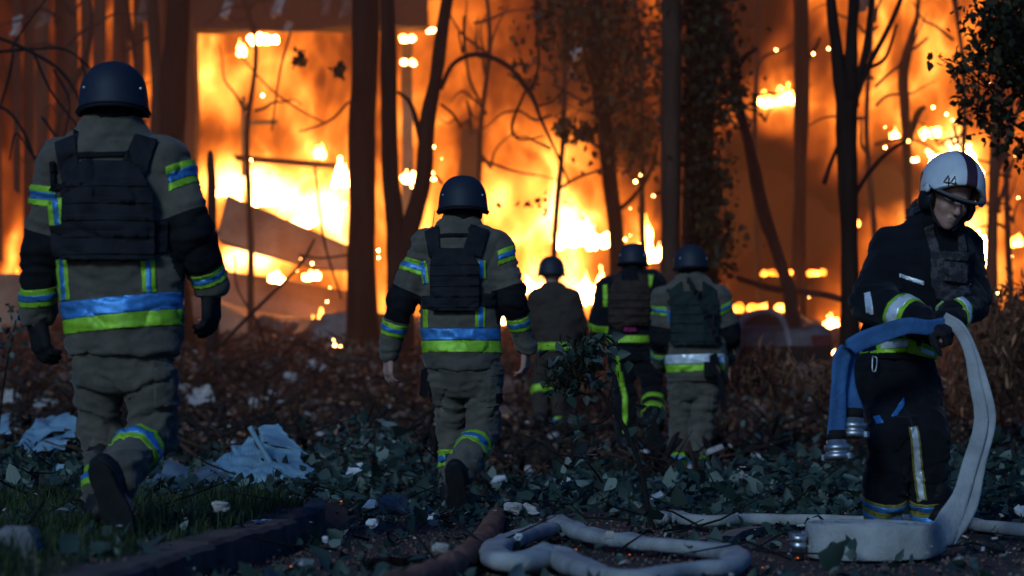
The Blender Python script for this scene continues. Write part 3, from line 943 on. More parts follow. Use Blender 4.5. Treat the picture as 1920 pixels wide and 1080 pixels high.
def tree(label, D, base, trunks, branches=(), m='bark', group=None, seed=0, cat='tree', name='tree'):
    b = at(base[0], base[1], D)
    t = thing(name, label, cat, b, group or 'trees in front of the fire')
    for i, tr in enumerate(trunks):
        stem(t, 'trunk', tr, D, M[m] if isinstance(m, str) else m, seed=seed + i)
    for i, br in enumerate(branches):
        stem(t, 'branch', br, D, M[m], .08, 8, seed + 50 + i)
    return t

tree('thick straight black trunk between the first and second firefighters', 29.5, (682, 665),
     [[(684, -240, 48), (684, 0, 50), (681, 200, 51), (678, 420, 52), (680, 600, 56), (682, 680, 70)]], seed=1)
tree('forked black tree with one upright and one leaning stem behind the second firefighter', 28.5, (752, 640),
     [[(722, -240, 24), (726, 0, 28), (729, 160, 31), (733, 330, 34), (746, 470, 40), (752, 560, 48), (752, 660, 56)],
      [(880, -240, 18), (838, 0, 22), (822, 120, 25), (803, 230, 30), (795, 330, 33), (772, 420, 36), (752, 500, 40)]],
     [[(790, 262, 13), (770, 195, 9), (745, 172, 6)], [(826, 168, 9), (850, 120, 9), (895, 102, 10), (950, 122, 10), (985, 162, 11), (1000, 185, 9), (1015, 225, 7), (1045, 290, 5), (1068, 345, 4)],
      [(992, 178, 6), (1010, 120, 5), (1006, 40, 4), (1012, -60, 4)], [(826, 195, 5), (850, 215, 5), (865, 240, 4)], [(985, 170, 5), (960, 235, 6), (975, 262, 4), (1020, 255, 3)],
      [(1003, 200, 5), (1035, 190, 4), (1060, 165, 3)], [(860, 60, 4), (868, 100, 4), (870, 30, 4)], [(795, 335, 8), (815, 330, 6), (830, 345, 5)]], seed=4)
tree('slim brown trunk curving down behind the fourth firefighter', 30, (1170, 650),
     [[(1122, -240, 26), (1118, 0, 28), (1122, 150, 30), (1135, 260, 30), (1146, 360, 30), (1158, 470, 32), (1168, 660, 40)]],
     [[(1152, 400, 9), (1185, 372, 8), (1215, 330, 7), (1232, 280, 5)], [(1122, 180, 8), (1100, 120, 7), (1090, 40, 6), (1096, -60, 5)],
      [(1135, 285, 7), (1100, 262, 5), (1075, 255, 4)]], 'bark', seed=9)
tree('straight pale brown trunk behind the two right firefighters', 25, (1258, 700),
     [[(1262, -260, 34), (1259, 0, 36), (1258, 250, 37), (1257, 500, 38), (1256, 720, 44)]], m='bark_red', seed=12)
ivy = tree('broad dark trunk wrapped in ivy, right beside the pale brown trunk', 26, (1318, 700),
     [[(1322, -260, 66), (1320, 0, 68), (1312, 250, 62), (1310, 450, 64), (1314, 720, 80)]],
     [[(1350, 60, 14), (1375, 110, 16), (1385, 150, 18)], [(1340, 180, 12), (1366, 160, 12), (1392, 112, 10), (1420, 90, 6)]], seed=15)
tree('leaning burnt trunk crossing the dark smoke', 27.5, (1482, 640),
     [[(1352, 20, 12), (1372, 90, 17), (1384, 190, 20), (1402, 262, 22), (1415, 320, 23), (1432, 400, 24), (1462, 490, 24), (1482, 560, 26), (1486, 650, 30)]],
     [[(1474, 545, 11), (1560, 556, 12), (1640, 590, 12)], [(1380, 520, 10), (1440, 540, 12), (1478, 545, 12)]], m='char', seed=19)
tree('pale stripped trunk left of the black forked trunk', 31, (1504, 640),
     [[(1503, -240, 26), (1503, 0, 27), (1503, 120, 28), (1502, 230, 27), (1500, 330, 24), (1498, 420, 24), (1498, 655, 30)]],
     [[(1515, 110, 9), (1530, 88, 8), (1538, 70, 5)]], m='bark', seed=23)
tree('black trunk that forks near the top, left of the hose carrier', 24, (1592, 700),
     [[(1590, 190, 44), (1588, 300, 38), (1592, 420, 34), (1594, 540, 34), (1594, 720, 44)],
      [(1540, -240, 16), (1558, 0, 20), (1568, 90, 24), (1584, 200, 32)], [(1612, -240, 18), (1600, 0, 22), (1596, 90, 26), (1594, 200, 32)]],
     [[(1600, 200, 12), (1625, 130, 11), (1662, 60, 10), (1692, -10, 9), (1720, -110, 7)], [(1628, 128, 9), (1660, 108, 7), (1682, 45, 5)],
      [(1598, 185, 12), (1622, 100, 14), (1632, 20, 10), (1640, -80, 9)], [(1600, 372, 7), (1625, 330, 8), (1660, 290, 8), (1700, 262, 6)], [(1586, 240, 7), (1560, 300, 8), (1545, 345, 9)]], seed=27)
tree('slender blurred stem above and left of the white helmet', 33, (1697, 640),
     [[(1724, -240, 9), (1722, 0, 9), (1712, 60, 12), (1694, 130, 20), (1697, 200, 20), (1700, 280, 17), (1704, 400, 16), (1706, 660, 18)]],
     [[(1694, 100, 6), (1716, 90, 6), (1740, 70, 5)], [(1700, 275, 14), (1720, 215, 14), (1735, 200, 8)]], seed=33)
tree('reddish slim tree leaning beside the right edge', 30, (1862, 640),
     [[(1898, -240, 16), (1884, 0, 18), (1874, 150, 20), (1866, 300, 22), (1860, 450, 22), (1858, 660, 26)]],
     [[(1868, 330, 10), (1892, 250, 12), (1920, 180, 10)], [(1862, 420, 8), (1880, 360, 8), (1900, 300, 6)]], m='bark_red', seed=37)
tree('black trunk directly behind the first firefighter', 30, (322, 660),
     [[(338, -240, 40), (334, 0, 44), (326, 160, 50), (322, 300, 48), (330, 500, 46), (345, 680, 54)]], seed=41)
tree('slim reddish trunk behind the helmet of the first firefighter', 31, (292, 660),
     [[(272, -240, 20), (284, 0, 22), (294, 150, 22), (292, 300, 24), (294, 660, 28)]], m='bark_red', seed=44)
tree('charred stump standing between the first firefighter and the fallen slab', 27, (398, 660),
     [[(394, 282, 6), (395, 300, 15), (397, 380, 18), (398, 500, 20), (400, 660, 26)]], m='char', seed=46, cat='stump', name='tree_stump')
# bare branches hanging over the left side
bt = thing('fallen_branch', 'bare dark branches tangled at the top left behind the first helmet', 'branches', at(10, 250, 21))
for i, pts in enumerate([
    [(-60, 60, 8), (0, 72, 7), (60, 98, 7), (110, 130, 7), (140, 170, 5), (170, 240, 4)], [(-40, 100, 6), (20, 95, 6), (60, 92, 5), (130, 96, 5), (200, 160, 4)],
    [(-40, 190, 7), (10, 205, 7), (40, 240, 6), (62, 290, 6), (85, 340, 5)], [(60, 92, 5), (95, 170, 5), (140, 230, 4), (180, 290, 3)],
    [(25, 95, 5), (18, 140, 5), (0, 200, 4), (-20, 240, 4)], [(100, 130, 5), (130, 190, 4), (120, 260, 3)], [(78, 218, 5), (100, 250, 5), (112, 276, 4)], [(20, 95, 4), (40, 60, 4), (70, 20, 3), (100, -20, 3)],
    [(150, 110, 4), (175, 180, 3), (190, 230, 3)], [(60, 290, 3), (30, 250, 4), (18, 300, 3)]]):
    stem(bt, 'twig', pts, 21 + (i % 3) * .5, M['twig'], .1, 6, 70 + i)
# thin branches crossing the open room
for i, (pts, D, lab) in enumerate([
    ([(545, 60, 5), (528, 120, 5), (518, 180, 4), (510, 245, 3)], 30, 'thin dark branch hanging down in front of the open room'),
    ([(440, 90, 3), (500, 160, 4), (560, 205, 4), (612, 232, 3)], 30, 'thin dark branch sloping across the open room'),
    ([(655, 190, 5), (620, 225, 5), (575, 243, 4), (560, 246, 3)], 30, 'short thin branch reaching left from the thick dark trunk'),
    ([(400, 660, 8), (440, 620, 8), (500, 560, 7), (560, 500, 6), (590, 448, 4)], 27, 'long bare stick leaning in front of the fallen slabs'),
    ([(590, 310, 4), (600, 400, 5), (612, 470, 5), (640, 560, 4)], 29, 'thin upright twig left of the thick dark trunk'),
    ([(560, 478, 5), (600, 484, 5), (655, 478, 4)], 29, 'short level twig touching the thick dark trunk'),
    ([(440, 480, 4), (445, 540, 4), (480, 600, 4), (500, 650, 5)], 28, 'thin bent twig in front of the sloping fallen slab')]):
    t = thing('branch', lab, 'branch', at(pts[0][0], pts[0][1], D), 'thin branches before the fire')
    stem(t, 'branch_stem', pts, D, M['twig'], .1, 6, 90 + i)

# tangled crowns of bare twigs, each a small scorched tree of its own
def bare_tree(label, px, py, D, n, spread, seed, m='char', down=False):
    r = np.random.default_rng(seed)
    t = thing('scorched_tree', label, 'tree', at(px, 690, D), 'scorched bare trees close to the fire')
    stem(t, 'trunk', [(px + r.normal(0, 10), 690, 16), (px, 450, 12), (px + r.normal(0, 12), 250, 10), (px + r.normal(0, 25), 60, 8), (px + r.normal(0, 40), -160, 5)], D, M[m], .12, 8, seed)
    for i in range(n):
        y = r.uniform(-60, py + 180); x = px + r.normal(0, 8)
        a = r.choice((-1, 1)) * r.uniform(.2, 1.25); L = spread * r.uniform(.4, 1.2)
        pts = [(x, y, 7)]
        for k in range(5):
            a += r.normal(0, .32); x += math.sin(a) * L / 5; y += -math.cos(a) * L / 5 * (1 if r.random() < .75 else -.6)
            pts.append((x, y, max(1.8, 6.5 - k * 1.1)))
        stem(t, 'branch', pts, D + r.normal(0, .3), M[m], .1, 6, seed + i, k=3)
for i, (px, py, D, n, sp, lab) in enumerate([
    (130, 200, 31, 14, 170, 'bare scorched tree behind the helmet at the upper left'), (235, 150, 32, 10, 140, 'bare scorched tree left of the black trunk behind the first person'),
    (470, 60, 33, 7, 150, 'thin bare tree before the open room'), (900, 120, 33, 12, 190, 'bare tree right of the forked black tree'),
    (1040, 200, 32, 14, 180, 'bare tangled tree in the middle, left of the curving brown trunk'), (1205, 250, 32, 12, 150, 'bare tangled tree just left of the pale brown trunk'),
    (1420, 60, 33, 9, 130, 'bare tree above the dark smoke'), (1640, 160, 32, 9, 150, 'bare tree right of the black forked trunk'), (1790, 260, 32, 12, 150, 'bare tree behind the white helmet'), (1890, 380, 30, 12, 130, 'bare tree at the right edge')]):
    bare_tree(lab, px, py, D, n, sp, 400 + i * 31)

# foliage
r_ = np.random.default_rng(21)
def blob_pts(n, blobs, D, dd=.5):
    P = []
    w = np.array([b[2] * b[3] * (b[4] if len(b) > 4 else 1) for b in blobs], float); w /= w.sum()
    for i in r_.choice(len(blobs), n, p=w):
        b = blobs[i]
        d = D + r_.normal(0, dd)
        P.append(at(b[0] + r_.normal(0, b[2] / 2), b[1] + r_.normal(0, b[3] / 2), d))
    return np.array(P)
scatter_leaves('crown', blob_pts(1900, [(1340, 60, 60, 120), (1350, 180, 50, 90), (1290, 230, 40, 120), (1330, 330, 50, 90), (1345, 430, 40, 80), (1310, 20, 60, 60), (1380, 180, 24, 40), (1320, 500, 50, 50)], 25.4, .22),
               r_.uniform(.05, .11, 1900), M['leaf_tree'], ivy, .2, 5)
# leafy tree at the right edge
rt = thing('leafy_tree', 'leafy dark tree reaching in at the top right above the white helmet', 'tree', at(2040, 1000, 16), 'trees in front of the fire')
stem(rt, 'trunk', [(2060, -300, 40), (2040, 0, 46), (2030, 400, 50), (2040, 1010, 66)], 16, M['bark'], seed=61)
RB = [[(2035, 120, 22), (1960, 60, 14), (1900, 40, 9), (1850, 20, 5)], [(2032, 240, 18), (1960, 200, 11), (1900, 150, 7), (1830, 130, 4), (1770, 110, 3)],
      [(2032, 330, 16), (1950, 260, 9), (1900, 230, 6), (1850, 160, 5), (1790, 110, 3)], [(1900, 150, 5), (1840, 200, 4), (1790, 160, 3)], [(1850, 165, 4), (1795, 130, 3), (1760, 108, 2)],
      [(1835, 130, 4), (1834, 190, 3), (1832, 240, 3)], [(1795, 130, 3), (1796, 185, 2), (1800, 225, 2)], [(1880, 200, 3), (1872, 260, 2), (1870, 300, 2)]]
for i, b in enumerate(RB): stem(rt, 'branch', b, 16, M['twig'], .1, 6, 80 + i)
P = blob_pts(2300, [(1900, 30, 50, 60, 2.2), (1930, 120, 60, 80, 2.2), (1880, 110, 60, 50, 1.0), (1830, 110, 50, 40, .6), (1790, 130, 22, 40, .35), (1880, 230, 50, 50, .7), (1840, 200, 40, 40, .5), (1800, 200, 14, 50, .5), (1860, 40, 40, 40, 1.2), (1750, 112, 16, 10, .6), (1910, 290, 30, 40, .4), (1830, 40, 40, 40, .5)], 16, .35)
scatter_leaves('crown', P, r_.uniform(.035, .075, len(P)), M['leaf_tree'], rt, .3, 6)
# brown leaves caught high in the middle trees
mt = thing('scorched_foliage', 'scorched brown leaves hanging high between the forked tree and the pale brown trunk', 'foliage', at(1090, 60, 29))
P = blob_pts(2000, [(1090, 60, 110, 120), (1180, 140, 70, 200), (1060, 240, 20, 20, 3), (1095, 250, 26, 20, 4), (1050, 20, 60, 40), (1020, 380, 60, 12, .5), (560, 110, 12, 12, 5), (636, 132, 12, 12, 5), (985, 130, 30, 30, .6), (1200, 260, 40, 60)], 29, .4)
scatter_leaves('crown', P, r_.uniform(.05, .12, len(P)), M['leaf_tree'], mt, .2, 7)

# ------------------------------------------------------------------ scorched car
def car():
    D = 27.0
    c = at(1425, 716, D)
    t = thing('burnt_car', 'scorched dark car half buried in brush behind the rightmost back view firefighter', 'car', c)
    s = D / F
    def pt(px, py, dy=0): return at(px, py, D + dy)
    # lofted body, seen from behind: width across the picture
    sec = [(0.0, 688, 0.80, 1.0), (0.0, 655, .86, 1.0), (0.05, 628, .85, 1.0), (0.2, 612, .80, .97), (0.55, 592, .70, .9), (0.75, 583, .60, .85), (0.8, 579, .4, .7)]
    S = SDF((c[0] - 1.0, D - .1, c[2] - .1), (c[0] + 1.0, D + 4.3, c[2] + 1.3), .05)
    S.box((c[0], D + 2.0, c[2] + .38), (1.66, 4.0, .55), .14)
    z_r = wz(581, D)
    S.box((c[0], D + 1.9, (c[2] + .6 + z_r) / 2), (1.30, 2.5, z_r - c[2] - .55), .22, k=.18)
    S.box((c[0] , D + .35, wz(612, D) ), (1.02, .5, .30), .06, op='sub')
    V, Q = S.mesh(); V = relax(V, Q, 2)
    mk('car_body', V, Q, M['car'], t)
    V, Fc = box((c[0], D + .62, wz(611, D)), (1.04, .02, .32)); mk('rear_window', V, Fc, M['ink'], t, smooth=False)
    tv, tf = tube(spline([at(x, y, D + .02) for x, y in [(1383, 650), (1386, 612), (1402, 592), (1432, 584), (1458, 590), (1472, 612), (1482, 650)]], 6), .035, 8); mk('window_trim', tv, tf, M['car_trim'], t)
    for sx in (-.68, .68):
        V, Fc = box((c[0] + sx, D - .02, wz(640, D)), (.2, .06, .14), jag=.005); mk('tail_light', V, Fc, M['red_piping'], t, smooth=False)
    V, Fc = box((c[0], D - .02, wz(664, D)), (1.5, .1, .16), jag=.01, seed=4); mk('bumper', V, Fc, M['rubber'], t, smooth=False)
    for sx in (-.74, .74):
        for dy in (.7, 3.2):
            V, Fc = tube([(c[0] + sx - .1, D + dy, c[2] + .22), (c[0] + sx + .1, D + dy, c[2] + .22)], .3, 16); mk('wheel', V, Fc, M['rubber'], t)
car()
# ------------------------------------------------------------------ people
def nrm(v):
    v = np.asarray(v, float)
    return v / (np.linalg.norm(v) + 1e-12)

def patch(name, V, Q, planes, keep, off, th, m, parent, smooth=True, N=None, crinkle=0.0):
    """strip or panel lying on a garment: the faces inside all planes (p, n: inside where n points away from)"""
    if N is None: N = vnormals(V, Q)
    W = V + N * off
    if crinkle: W = W + N * (fbm(V, 22, 5, 2) * crinkle)[:, None]
    ins = np.ones(len(V), bool)
    mrg = 0.03
    for p, n in planes: ins &= ((W - p) @ n) < mrg
    ins &= keep(V, N)
    F_ = Q[ins[Q].all(axis=1)]
    if len(F_) == 0:
        print('EMPTY PATCH', name); return None
    used = np.unique(F_); re_ = np.full(len(V), -1); re_[used] = np.arange(len(used))
    bm = bmesh.new()
    vs = [bm.verts.new(w) for w in W[used]]
    for f in re_[F_]:
        try: bm.faces.new([vs[i] for i in f])
        except ValueError: pass
    for p, n in planes:
        bmesh.ops.bisect_plane(bm, geom=bm.verts[:] + bm.edges[:] + bm.faces[:], dist=1e-5, plane_co=tuple(p), plane_no=tuple(n), clear_outer=True)
    # keep the main piece only
    seen, isl = set(), []
    for v in bm.verts:
        if v in seen: continue
        st, cur = [v], []
        seen.add(v)
        while st:
            q = st.pop(); cur.append(q)
            for e in q.link_edges:
                w = e.other_vert(q)
                if w not in seen: seen.add(w); st.append(w)
        isl.append(cur)
    if len(isl) > 1:
        isl.sort(key=len, reverse=True)
        bmesh.ops.delete(bm, geom=[v for c_ in isl[1:] for v in c_], context='VERTS')
    bm.normal_update()
    be = [e for e in bm.edges if e.is_boundary]
    if be:
        nv = {v: v.normal.copy() for e in be for v in e.verts}
        r = bmesh.ops.extrude_edge_only(bm, edges=be)
        new = [g for g in r['geom'] if isinstance(g, bmesh.types.BMVert)]
        # each new vertex sits on its source
        key = {tuple(round(c, 6) for c in v.co): n for v, n in nv.items()}
        for v in new:
            n = key.get(tuple(round(c, 6) for c in v.co))
            if n is not None: v.co -= n * th
    org = Vector(root_of[parent.name])
    for v in bm.verts: v.co -= org
    me = bpy.data.meshes.new(name)
    bm.to_mesh(me); bm.free()
    if len(me.polygons) == 0:
        print('EMPTY PATCH2', name); return None
    if smooth:
        me.polygons.foreach_set('use_smooth', np.ones(len(me.polygons), dtype=bool))
    me.materials.append(m)
    return obj(name, me, parent)

def poly_planes(pts):
    """half spaces of a convex world polygon in the x,z plane"""
    P = np.array(pts, float)
    c = P.mean(axis=0)
    out = []
    for i in range(len(P)):
        a, b = P[i], P[(i + 1) % len(P)]
        d = b - a
        n = nrm((d[2], 0, -d[0]))
        if (c - a) @ n > 0: n = -n
        out.append((a, n))
    return out

def near_seg(a, b, r):
    a, b = np.array(a, float), np.array(b, float)
    u = b - a; L = u @ u
    def f(V, N):
        t = np.clip(((V - a) @ u) / L, -0.3, 1.3)
        return np.linalg.norm(V - a - t[:, None] * u, axis=1) < r
    return f
facing_cam = lambda V, N: N[:, 1] < 0.25

def hand(S, w, d, n, t, curl=0.35, size=1.0, fat=1.0, spread=0.08, k=0.006):
    """five fingered hand; w wrist, d towards the fingertips, n out of the palm, t towards the thumb"""
    d, n = nrm(d), nrm(n)
    n = nrm(n - d * (n @ d)); t = nrm(np.asarray(t, float) - d * (np.asarray(t, float) @ d) - n * (np.asarray(t, float) @ n))
    w = np.asarray(w, float)
    L = (.074, .082, .076, .060)
    for i in range(4):
        o = (1.5 - i) * .0205 * size
        kn = w + d * (.092 - .004 * abs(i - 1)) * size + t * o
        S.cone(w + t * o * .55 + d * .005, kn, .0155 * size * fat, .0125 * size * fat, k=.010)
        p, a = kn, 0.0
        dirn = nrm(d + t * (1.5 - i) * spread)
        for j, f in enumerate((.46, .31, .23)):
            a += curl * (0.8 if j == 0 else 1.15) * (1 + .12 * i)
            q = p + (dirn * math.cos(a) + n * math.sin(a)) * L[i] * size * f
            r0 = (.0098, .0088, .0078)[j] * size * fat; r1 = (.0088, .0078, .0066)[j] * size * fat
            S.cone(p, q, r0, r1, k=k * .5)
            p = q
    b = w + d * .022 * size + t * .026 * size
    m1 = b + (d * .72 + t * .62 + n * .25) * .042 * size
    m2 = m1 + (d * .85 + t * .18 + n * (.3 + curl * .5)) * .034 * size
    m3 = m2 + (d * .8 - t * .05 + n * (.4 + curl * .6)) * .024 * size
    S.cone(b, m1, .0160 * size * fat, .0115 * size * fat, k=.008)
    S.cone(m1, m2, .0112 * size * fat, .0100 * size * fat, k=.003)
    S.cone(m2, m3, .0100 * size * fat, .0078 * size * fat, k=.003)

def boot(parent, ankle, knee, toe_dir, sole_n, L=.31, name='boot', m=None):
    """high boot; sole_n points out of the sole"""
    ankle = np.asarray(ankle, float); d = nrm(toe_dir); sn = nrm(sole_n); sn = nrm(sn - d * (sn @ d))
    up = nrm(np.asarray(knee, float) - ankle)
    sd = np.cross(d, sn)
    heel = ankle + sn * .075 - d * .055
    R = np.stack([sd, d, -sn], 1)
    S = SDF(ankle - .42, ankle + .42, .009)
    S.cone(ankle + up * .16, ankle, .066, .058, k=.02)
    S.cone(heel - sn * .02, ankle, .050, .056, k=.03)
    S.cone(heel - sn * .01 + d * .04, heel + d * (L - .08) + sn * .018, .048, .040, k=.03, sq=None)
    S.ell(heel + d * (L - .085) + sn * .004, (.054, .070, .042), k=.03, R=R)
    S.cut(ankle + sn * .098, sn)
    V, Q = S.mesh(); V = relax(V, Q, 1)
    V = folds(V, Q, .003, (14, 14, 30), 77)
    o = mk(name, V, Q, m or M['leather'], parent)
    S = SDF(ankle - .42, ankle + .42, .009)
    c = heel + d * (L / 2 - .035) + sn * .032
    S.ell(c + d * .06, (.058, .105, .05), k=.0, R=R)
    S.ell(c - d * .075, (.046, .075, .05), k=.04, R=R)
    S.cut(ankle + sn * .092, -sn); S.cut(ankle + sn * .118, sn)
    for i in range(-5, 6):
        S.box(c + d * (i * .026) + sn * .022, (.16, .010, .018), .001, R=R, op='sub')
    V, Q = S.mesh()
    if len(V): mk('sole', V, Q, M['rubber'], sub(o, parent), smooth=False)
    return o

def helmet_shell(parent, c, mat_, yaw=0, pitch=0, roll=0, rx=.133, ry=.152, h=.178, name='helmet', screws=True, sc=1.0):
    """combat helmet: dome with flared, slightly uneven rim; c is the centre of the rim plane"""
    nu, nv = 44, 20
    R = rot(pitch, roll, yaw)
    V = []
    def pnt(t, ph, inset=0.0):
        a = t * math.pi / 2
        rr = math.sin(a) ** 0.78
        fl = 1 + .035 * sstep((t - .88) / .12)
        z = math.cos(a) ** 0.85 * h
        back = .5 - .5 * math.sin(ph)   # 1 at the wearer's back
        drop = sstep((t - .7) / .3) * (-.022 * (1 - abs(math.sin(ph))) ** 1.5 * 1.0 - .010 * back)
        x = math.cos(ph) * (rx - inset) * rr * fl; y = math.sin(ph) * (ry - inset) * rr * fl
        return (x, y, z - inset * .8 + drop)
    for layer, ins in ((0, 0.0), (1, .009)):
        for i in range(nv + 1):
            for j in range(nu):
                V.append(pnt(max(i / nv, .002), 2 * math.pi * j / nu, ins))
    n = (nv + 1) * nu
    Fc = []
    for i in range(nv):
        for j in range(nu):
            k = (j + 1) % nu
            a, b, c_, d_ = i * nu + j, i * nu + k, (i + 1) * nu + k, (i + 1) * nu + j
            Fc.append((a, d_, c_, b)); Fc.append((a + n, b + n, c_ + n, d_ + n))
    e = nv * nu
    Fc += [(e + j, e + j + n, e + (j + 1) % nu + n, e + (j + 1) % nu) for j in range(nu)]
    V = np.array(V) * sc @ R.T + c
    o = mk(name, V, Fc, mat_, parent); sub(o, parent)
    ring = np.array([pnt(.985, 2 * math.pi * j / nu, -.001) for j in range(nu + 1)]) * sc @ R.T + c
    tv, tf = tube(ring, .0042 * sc, 6, cap=False)
    mk('rim_trim', tv, tf, M['rubber'], o)
    if screws:
        for ph in (-.62, -2.5, .5, 2.6):
            q = np.array(pnt(.80, ph, -.002)) * sc @ R.T + c
            sv, sf = rock_mesh(q, (.006, .006, .006), 1, amp=0)
            mk('screw', sv, sf, M['alu'], o)
    return o, R

def band(parent, V, Q, N, a, b, t, width, r, m, off=.004, name='reflective_band', tilt=None, keep=None):
    """band round a limb at parameter t from a to b"""
    a, b = np.asarray(a, float), np.asarray(b, float)
    u = nrm(b - a); c = a + (b - a) * t
    if tilt is not None: u = nrm(u + np.asarray(tilt, float))
    ns = near_seg(a, b, r)
    return patch(name, V, Q, [(c + u * width / 2, u), (c - u * width / 2, -u)], (lambda v, n: ns(v, n) & keep(v)) if keep else ns, off, off + .003, m, parent, N=N)

def trio(parent, V, Q, N, a, b, t, w, r, tilt=None, off=.004, keep=None):
    band(parent, V, Q, N, a, b, t, w, r, M['lime'], off, 'reflective_band', tilt, keep)
    band(parent, V, Q, N, a, b, t, w * .36, r, M['silver'], off + .002, 'silver_strip', tilt, keep)

def back_view_person(sp):
    D, gz = sp['D'], sp['g']
    A = lambda px, py, dy=0.0: at(px, py, D + dy)
    s = F / D
    root = A(sp['cx'], 770); root[2] = gz
    p = thing('person', sp['label'], 'person', root, 'emergency workers walking towards the fire')
    vox = sp.get('vox', .012)
    hc = A(*sp['head'])
    J = {k: A(*v) for k, v in sp['J'].items()}
    cl = M[sp['cloth']]
    # ---- body: one continuous figure under the clothes
    lo = np.min([*J.values(), hc, root], axis=0) - (.25, .25, .02); hi = np.max([*J.values(), hc, root], axis=0) + (.25, .25, .2)
    S = SDF(lo, hi, sp.get('bvox', .012))
    S.ell(hc + (0, 0, .03), (.076, .094, .112), k=.0)
    S.ell(hc + (0, .02, -.05), (.060, .075, .075), k=.03)
    for sx in (-1, 1): S.ell(hc + (sx * .078, 0, -.005), (.010, .020, .032), k=.008)
    S.ell(hc + (0, .098, -.012), (.016, .018, .026), k=.012)
    sh = (J['sl'] + J['sr']) / 2; hp = (J['hl'] + J['hr']) / 2
    S.cone(hc + (0, 0, -.06), sh + (0, 0, .02), .058, .066, k=.03)
    S.cone(J['sl'] * .7 + J['sr'] * .3, J['sr'] * .7 + J['sl'] * .3, .075, .075, k=.05)
    S.cone(sh - (0, 0, .12), hp + (0, 0, .08), .125, .115, k=.05, sq=(1, .8, 1))
    S.cone(J['hl'], J['hr'], .08, .08, k=.05)
    for q in 'lr':
        S.cone(J['s' + q], J['e' + q], .050, .042, k=.03); S.cone(J['e' + q], J['w' + q], .042, .028, k=.02)
        S.cone(J['h' + q], J['k' + q], .078, .056, k=.04); S.cone(J['k' + q], J['a' + q], .054, .036, k=.02)
        S.cone(J['a' + q], J['a' + q] + nrm(np.array(sp['foot'][q][0])) * .12, .036, .030, k=.02)
        hd = sp['hand'][q]
        hand(S, J['w' + q] + nrm(hd[0]) * .02, hd[0], hd[1], hd[2], hd[3], 1.0 if sp.get('gloves') else 1.08, 1.0 if sp.get('gloves') else 1.12)
    V, Q = S.mesh(); V = relax(V, Q, 1)
    mk('body', V, Q, M['skin'], p)
    # short hair over the nape
    # ---- jacket
    S = SDF(lo, hi, vox)
    S.loft([(A(cx, y)[2], A(cx, y)[0], D + dy, hw / s, ry) for (y, cx, hw, ry, dy) in sp['torso']], k=0)
    kk = .045
    for q in 'lr':
        r1, r2, r3 = sp['arm_r'][q]
        S.cone(J['s' + q] * .8 + sh * .2, J['s' + q], r1 * .95, r1, k=kk)
        S.cone(J['s' + q], J['e' + q], r1, r2, k=kk)
        S.cone(J['e' + q], J['w' + q], r2, r3, k=.02)
    S.loft([(A(cx, y)[2], A(cx, y)[0], D + dy, hw / s, ry) for (y, cx, hw, ry, dy) in sp['collar']], k=.018)
    hem = A(sp['cx'], sp['hem'])
    if sp.get('open', True):
        S.loft([(A(cx, y)[2] - .03, A(cx, y)[0], D + dy, hw / s - .02, ry - .02) for (y, cx, hw, ry, dy) in sp['torso'][-1:] + [(sp['torso'][-1][0] + 1,) + sp['torso'][-1][1:]]], k=0) if False else None
    V, Q = S.mesh(); V = relax(V, Q, 2)
    am = sp.get('fold', .007)
    V = folds(V, Q, am, (7, 7, 17), sp['seed'])
    N = vnormals(V, Q)
    jk = mk('jacket', V, Q, cl, p)
    # trousers
    S = SDF(lo, hi, vox)
    S.loft([(A(cx, y)[2], A(cx, y)[0], D + dy, hw / s, ry) for (y, cx, hw, ry, dy) in sp['hips']], k=0)
    legs = []
    for q in 'lr':
        r1, r2, r3 = sp['leg_r'][q]
        L_ = SDF.__new__(SDF); L_.h, L_.lo, L_.n = S.h, S.lo, S.n; L_.D = np.full(S.n, 0.3, np.float32)
        L_.cone(J['h' + q], J['k' + q], r1, r2, k=.0)
        L_.cone(J['k' + q], J['a' + q] * .93 + J['k' + q] * .07, r2, r3, k=.03)
        legs.append(L_.D)
    for Dl in legs:
        kk_ = .008; h_ = np.clip(.5 + .5 * (Dl - S.D) / kk_, 0, 1); S.D = Dl * (1 - h_) + S.D * h_ - kk_ * h_ * (1 - h_)
    for q in ():
        pass
    VT, QT = S.mesh(); VT = relax(VT, QT, 2)
    VT = folds(VT, QT, am * 1.3, (8, 8, 20), sp['seed'] + 3)
    NT = vnormals(VT, QT)
    tr = mk('trousers', VT, QT, M[sp.get('tcloth', sp['cloth'])], p)
    for q in 'lr':
        td, sn = sp['foot'][q]
        boot(p, J['a' + q], J['k' + q], td, sn)
    # gloves or bare hands
    if sp.get('gloves'):
        for q in 'lr':
            hd = sp['hand'][q]; w = J['w' + q]
            S = SDF(w - .30, w + .30, .007)
            S.cone(w - nrm(hd[0]) * .03, w + nrm(hd[0]) * .04, .043, .040, k=.01)
            hand(S, w + nrm(hd[0]) * .02, hd[0], hd[1], hd[2], hd[3], 1.22, 1.42)
            vg, qg = S.mesh(); vg = relax(vg, qg, 1)
            mk('glove', vg, qg, M['glove'], p)
    # helmet
    hx = sp['helmet']
    ho, R = helmet_shell(p, A(hx[0], hx[1], hx[2]), M['helmet_navy'], yaw=hx[3], pitch=hx[4], roll=hx[5], sc=hx[6])
    # chin straps at the sides of the nape
    for sx in (-1, 1):
        a = hc + np.array((sx * .088, -.02, .015)); b = hc + np.array((sx * .074, .02, -.10))
        tv, tf = tube(spline([a, (a + b) / 2 + np.array((sx * .010, -.02, 0)), b], 4), .006, 6)
        mk('chin_strap', tv, tf, M['vest'], p)
        if sp.get('headset') :
            v, f = rock_mesh(hc + np.array((sx * .092, .01, -.03)), (.014, .03, .036), 3, amp=.05)
            mk('ear_cup', v, f, M['rubber'], p)
    # dark balaclava round the neck
    S = SDF(hc - .2, hc + .2, .010)
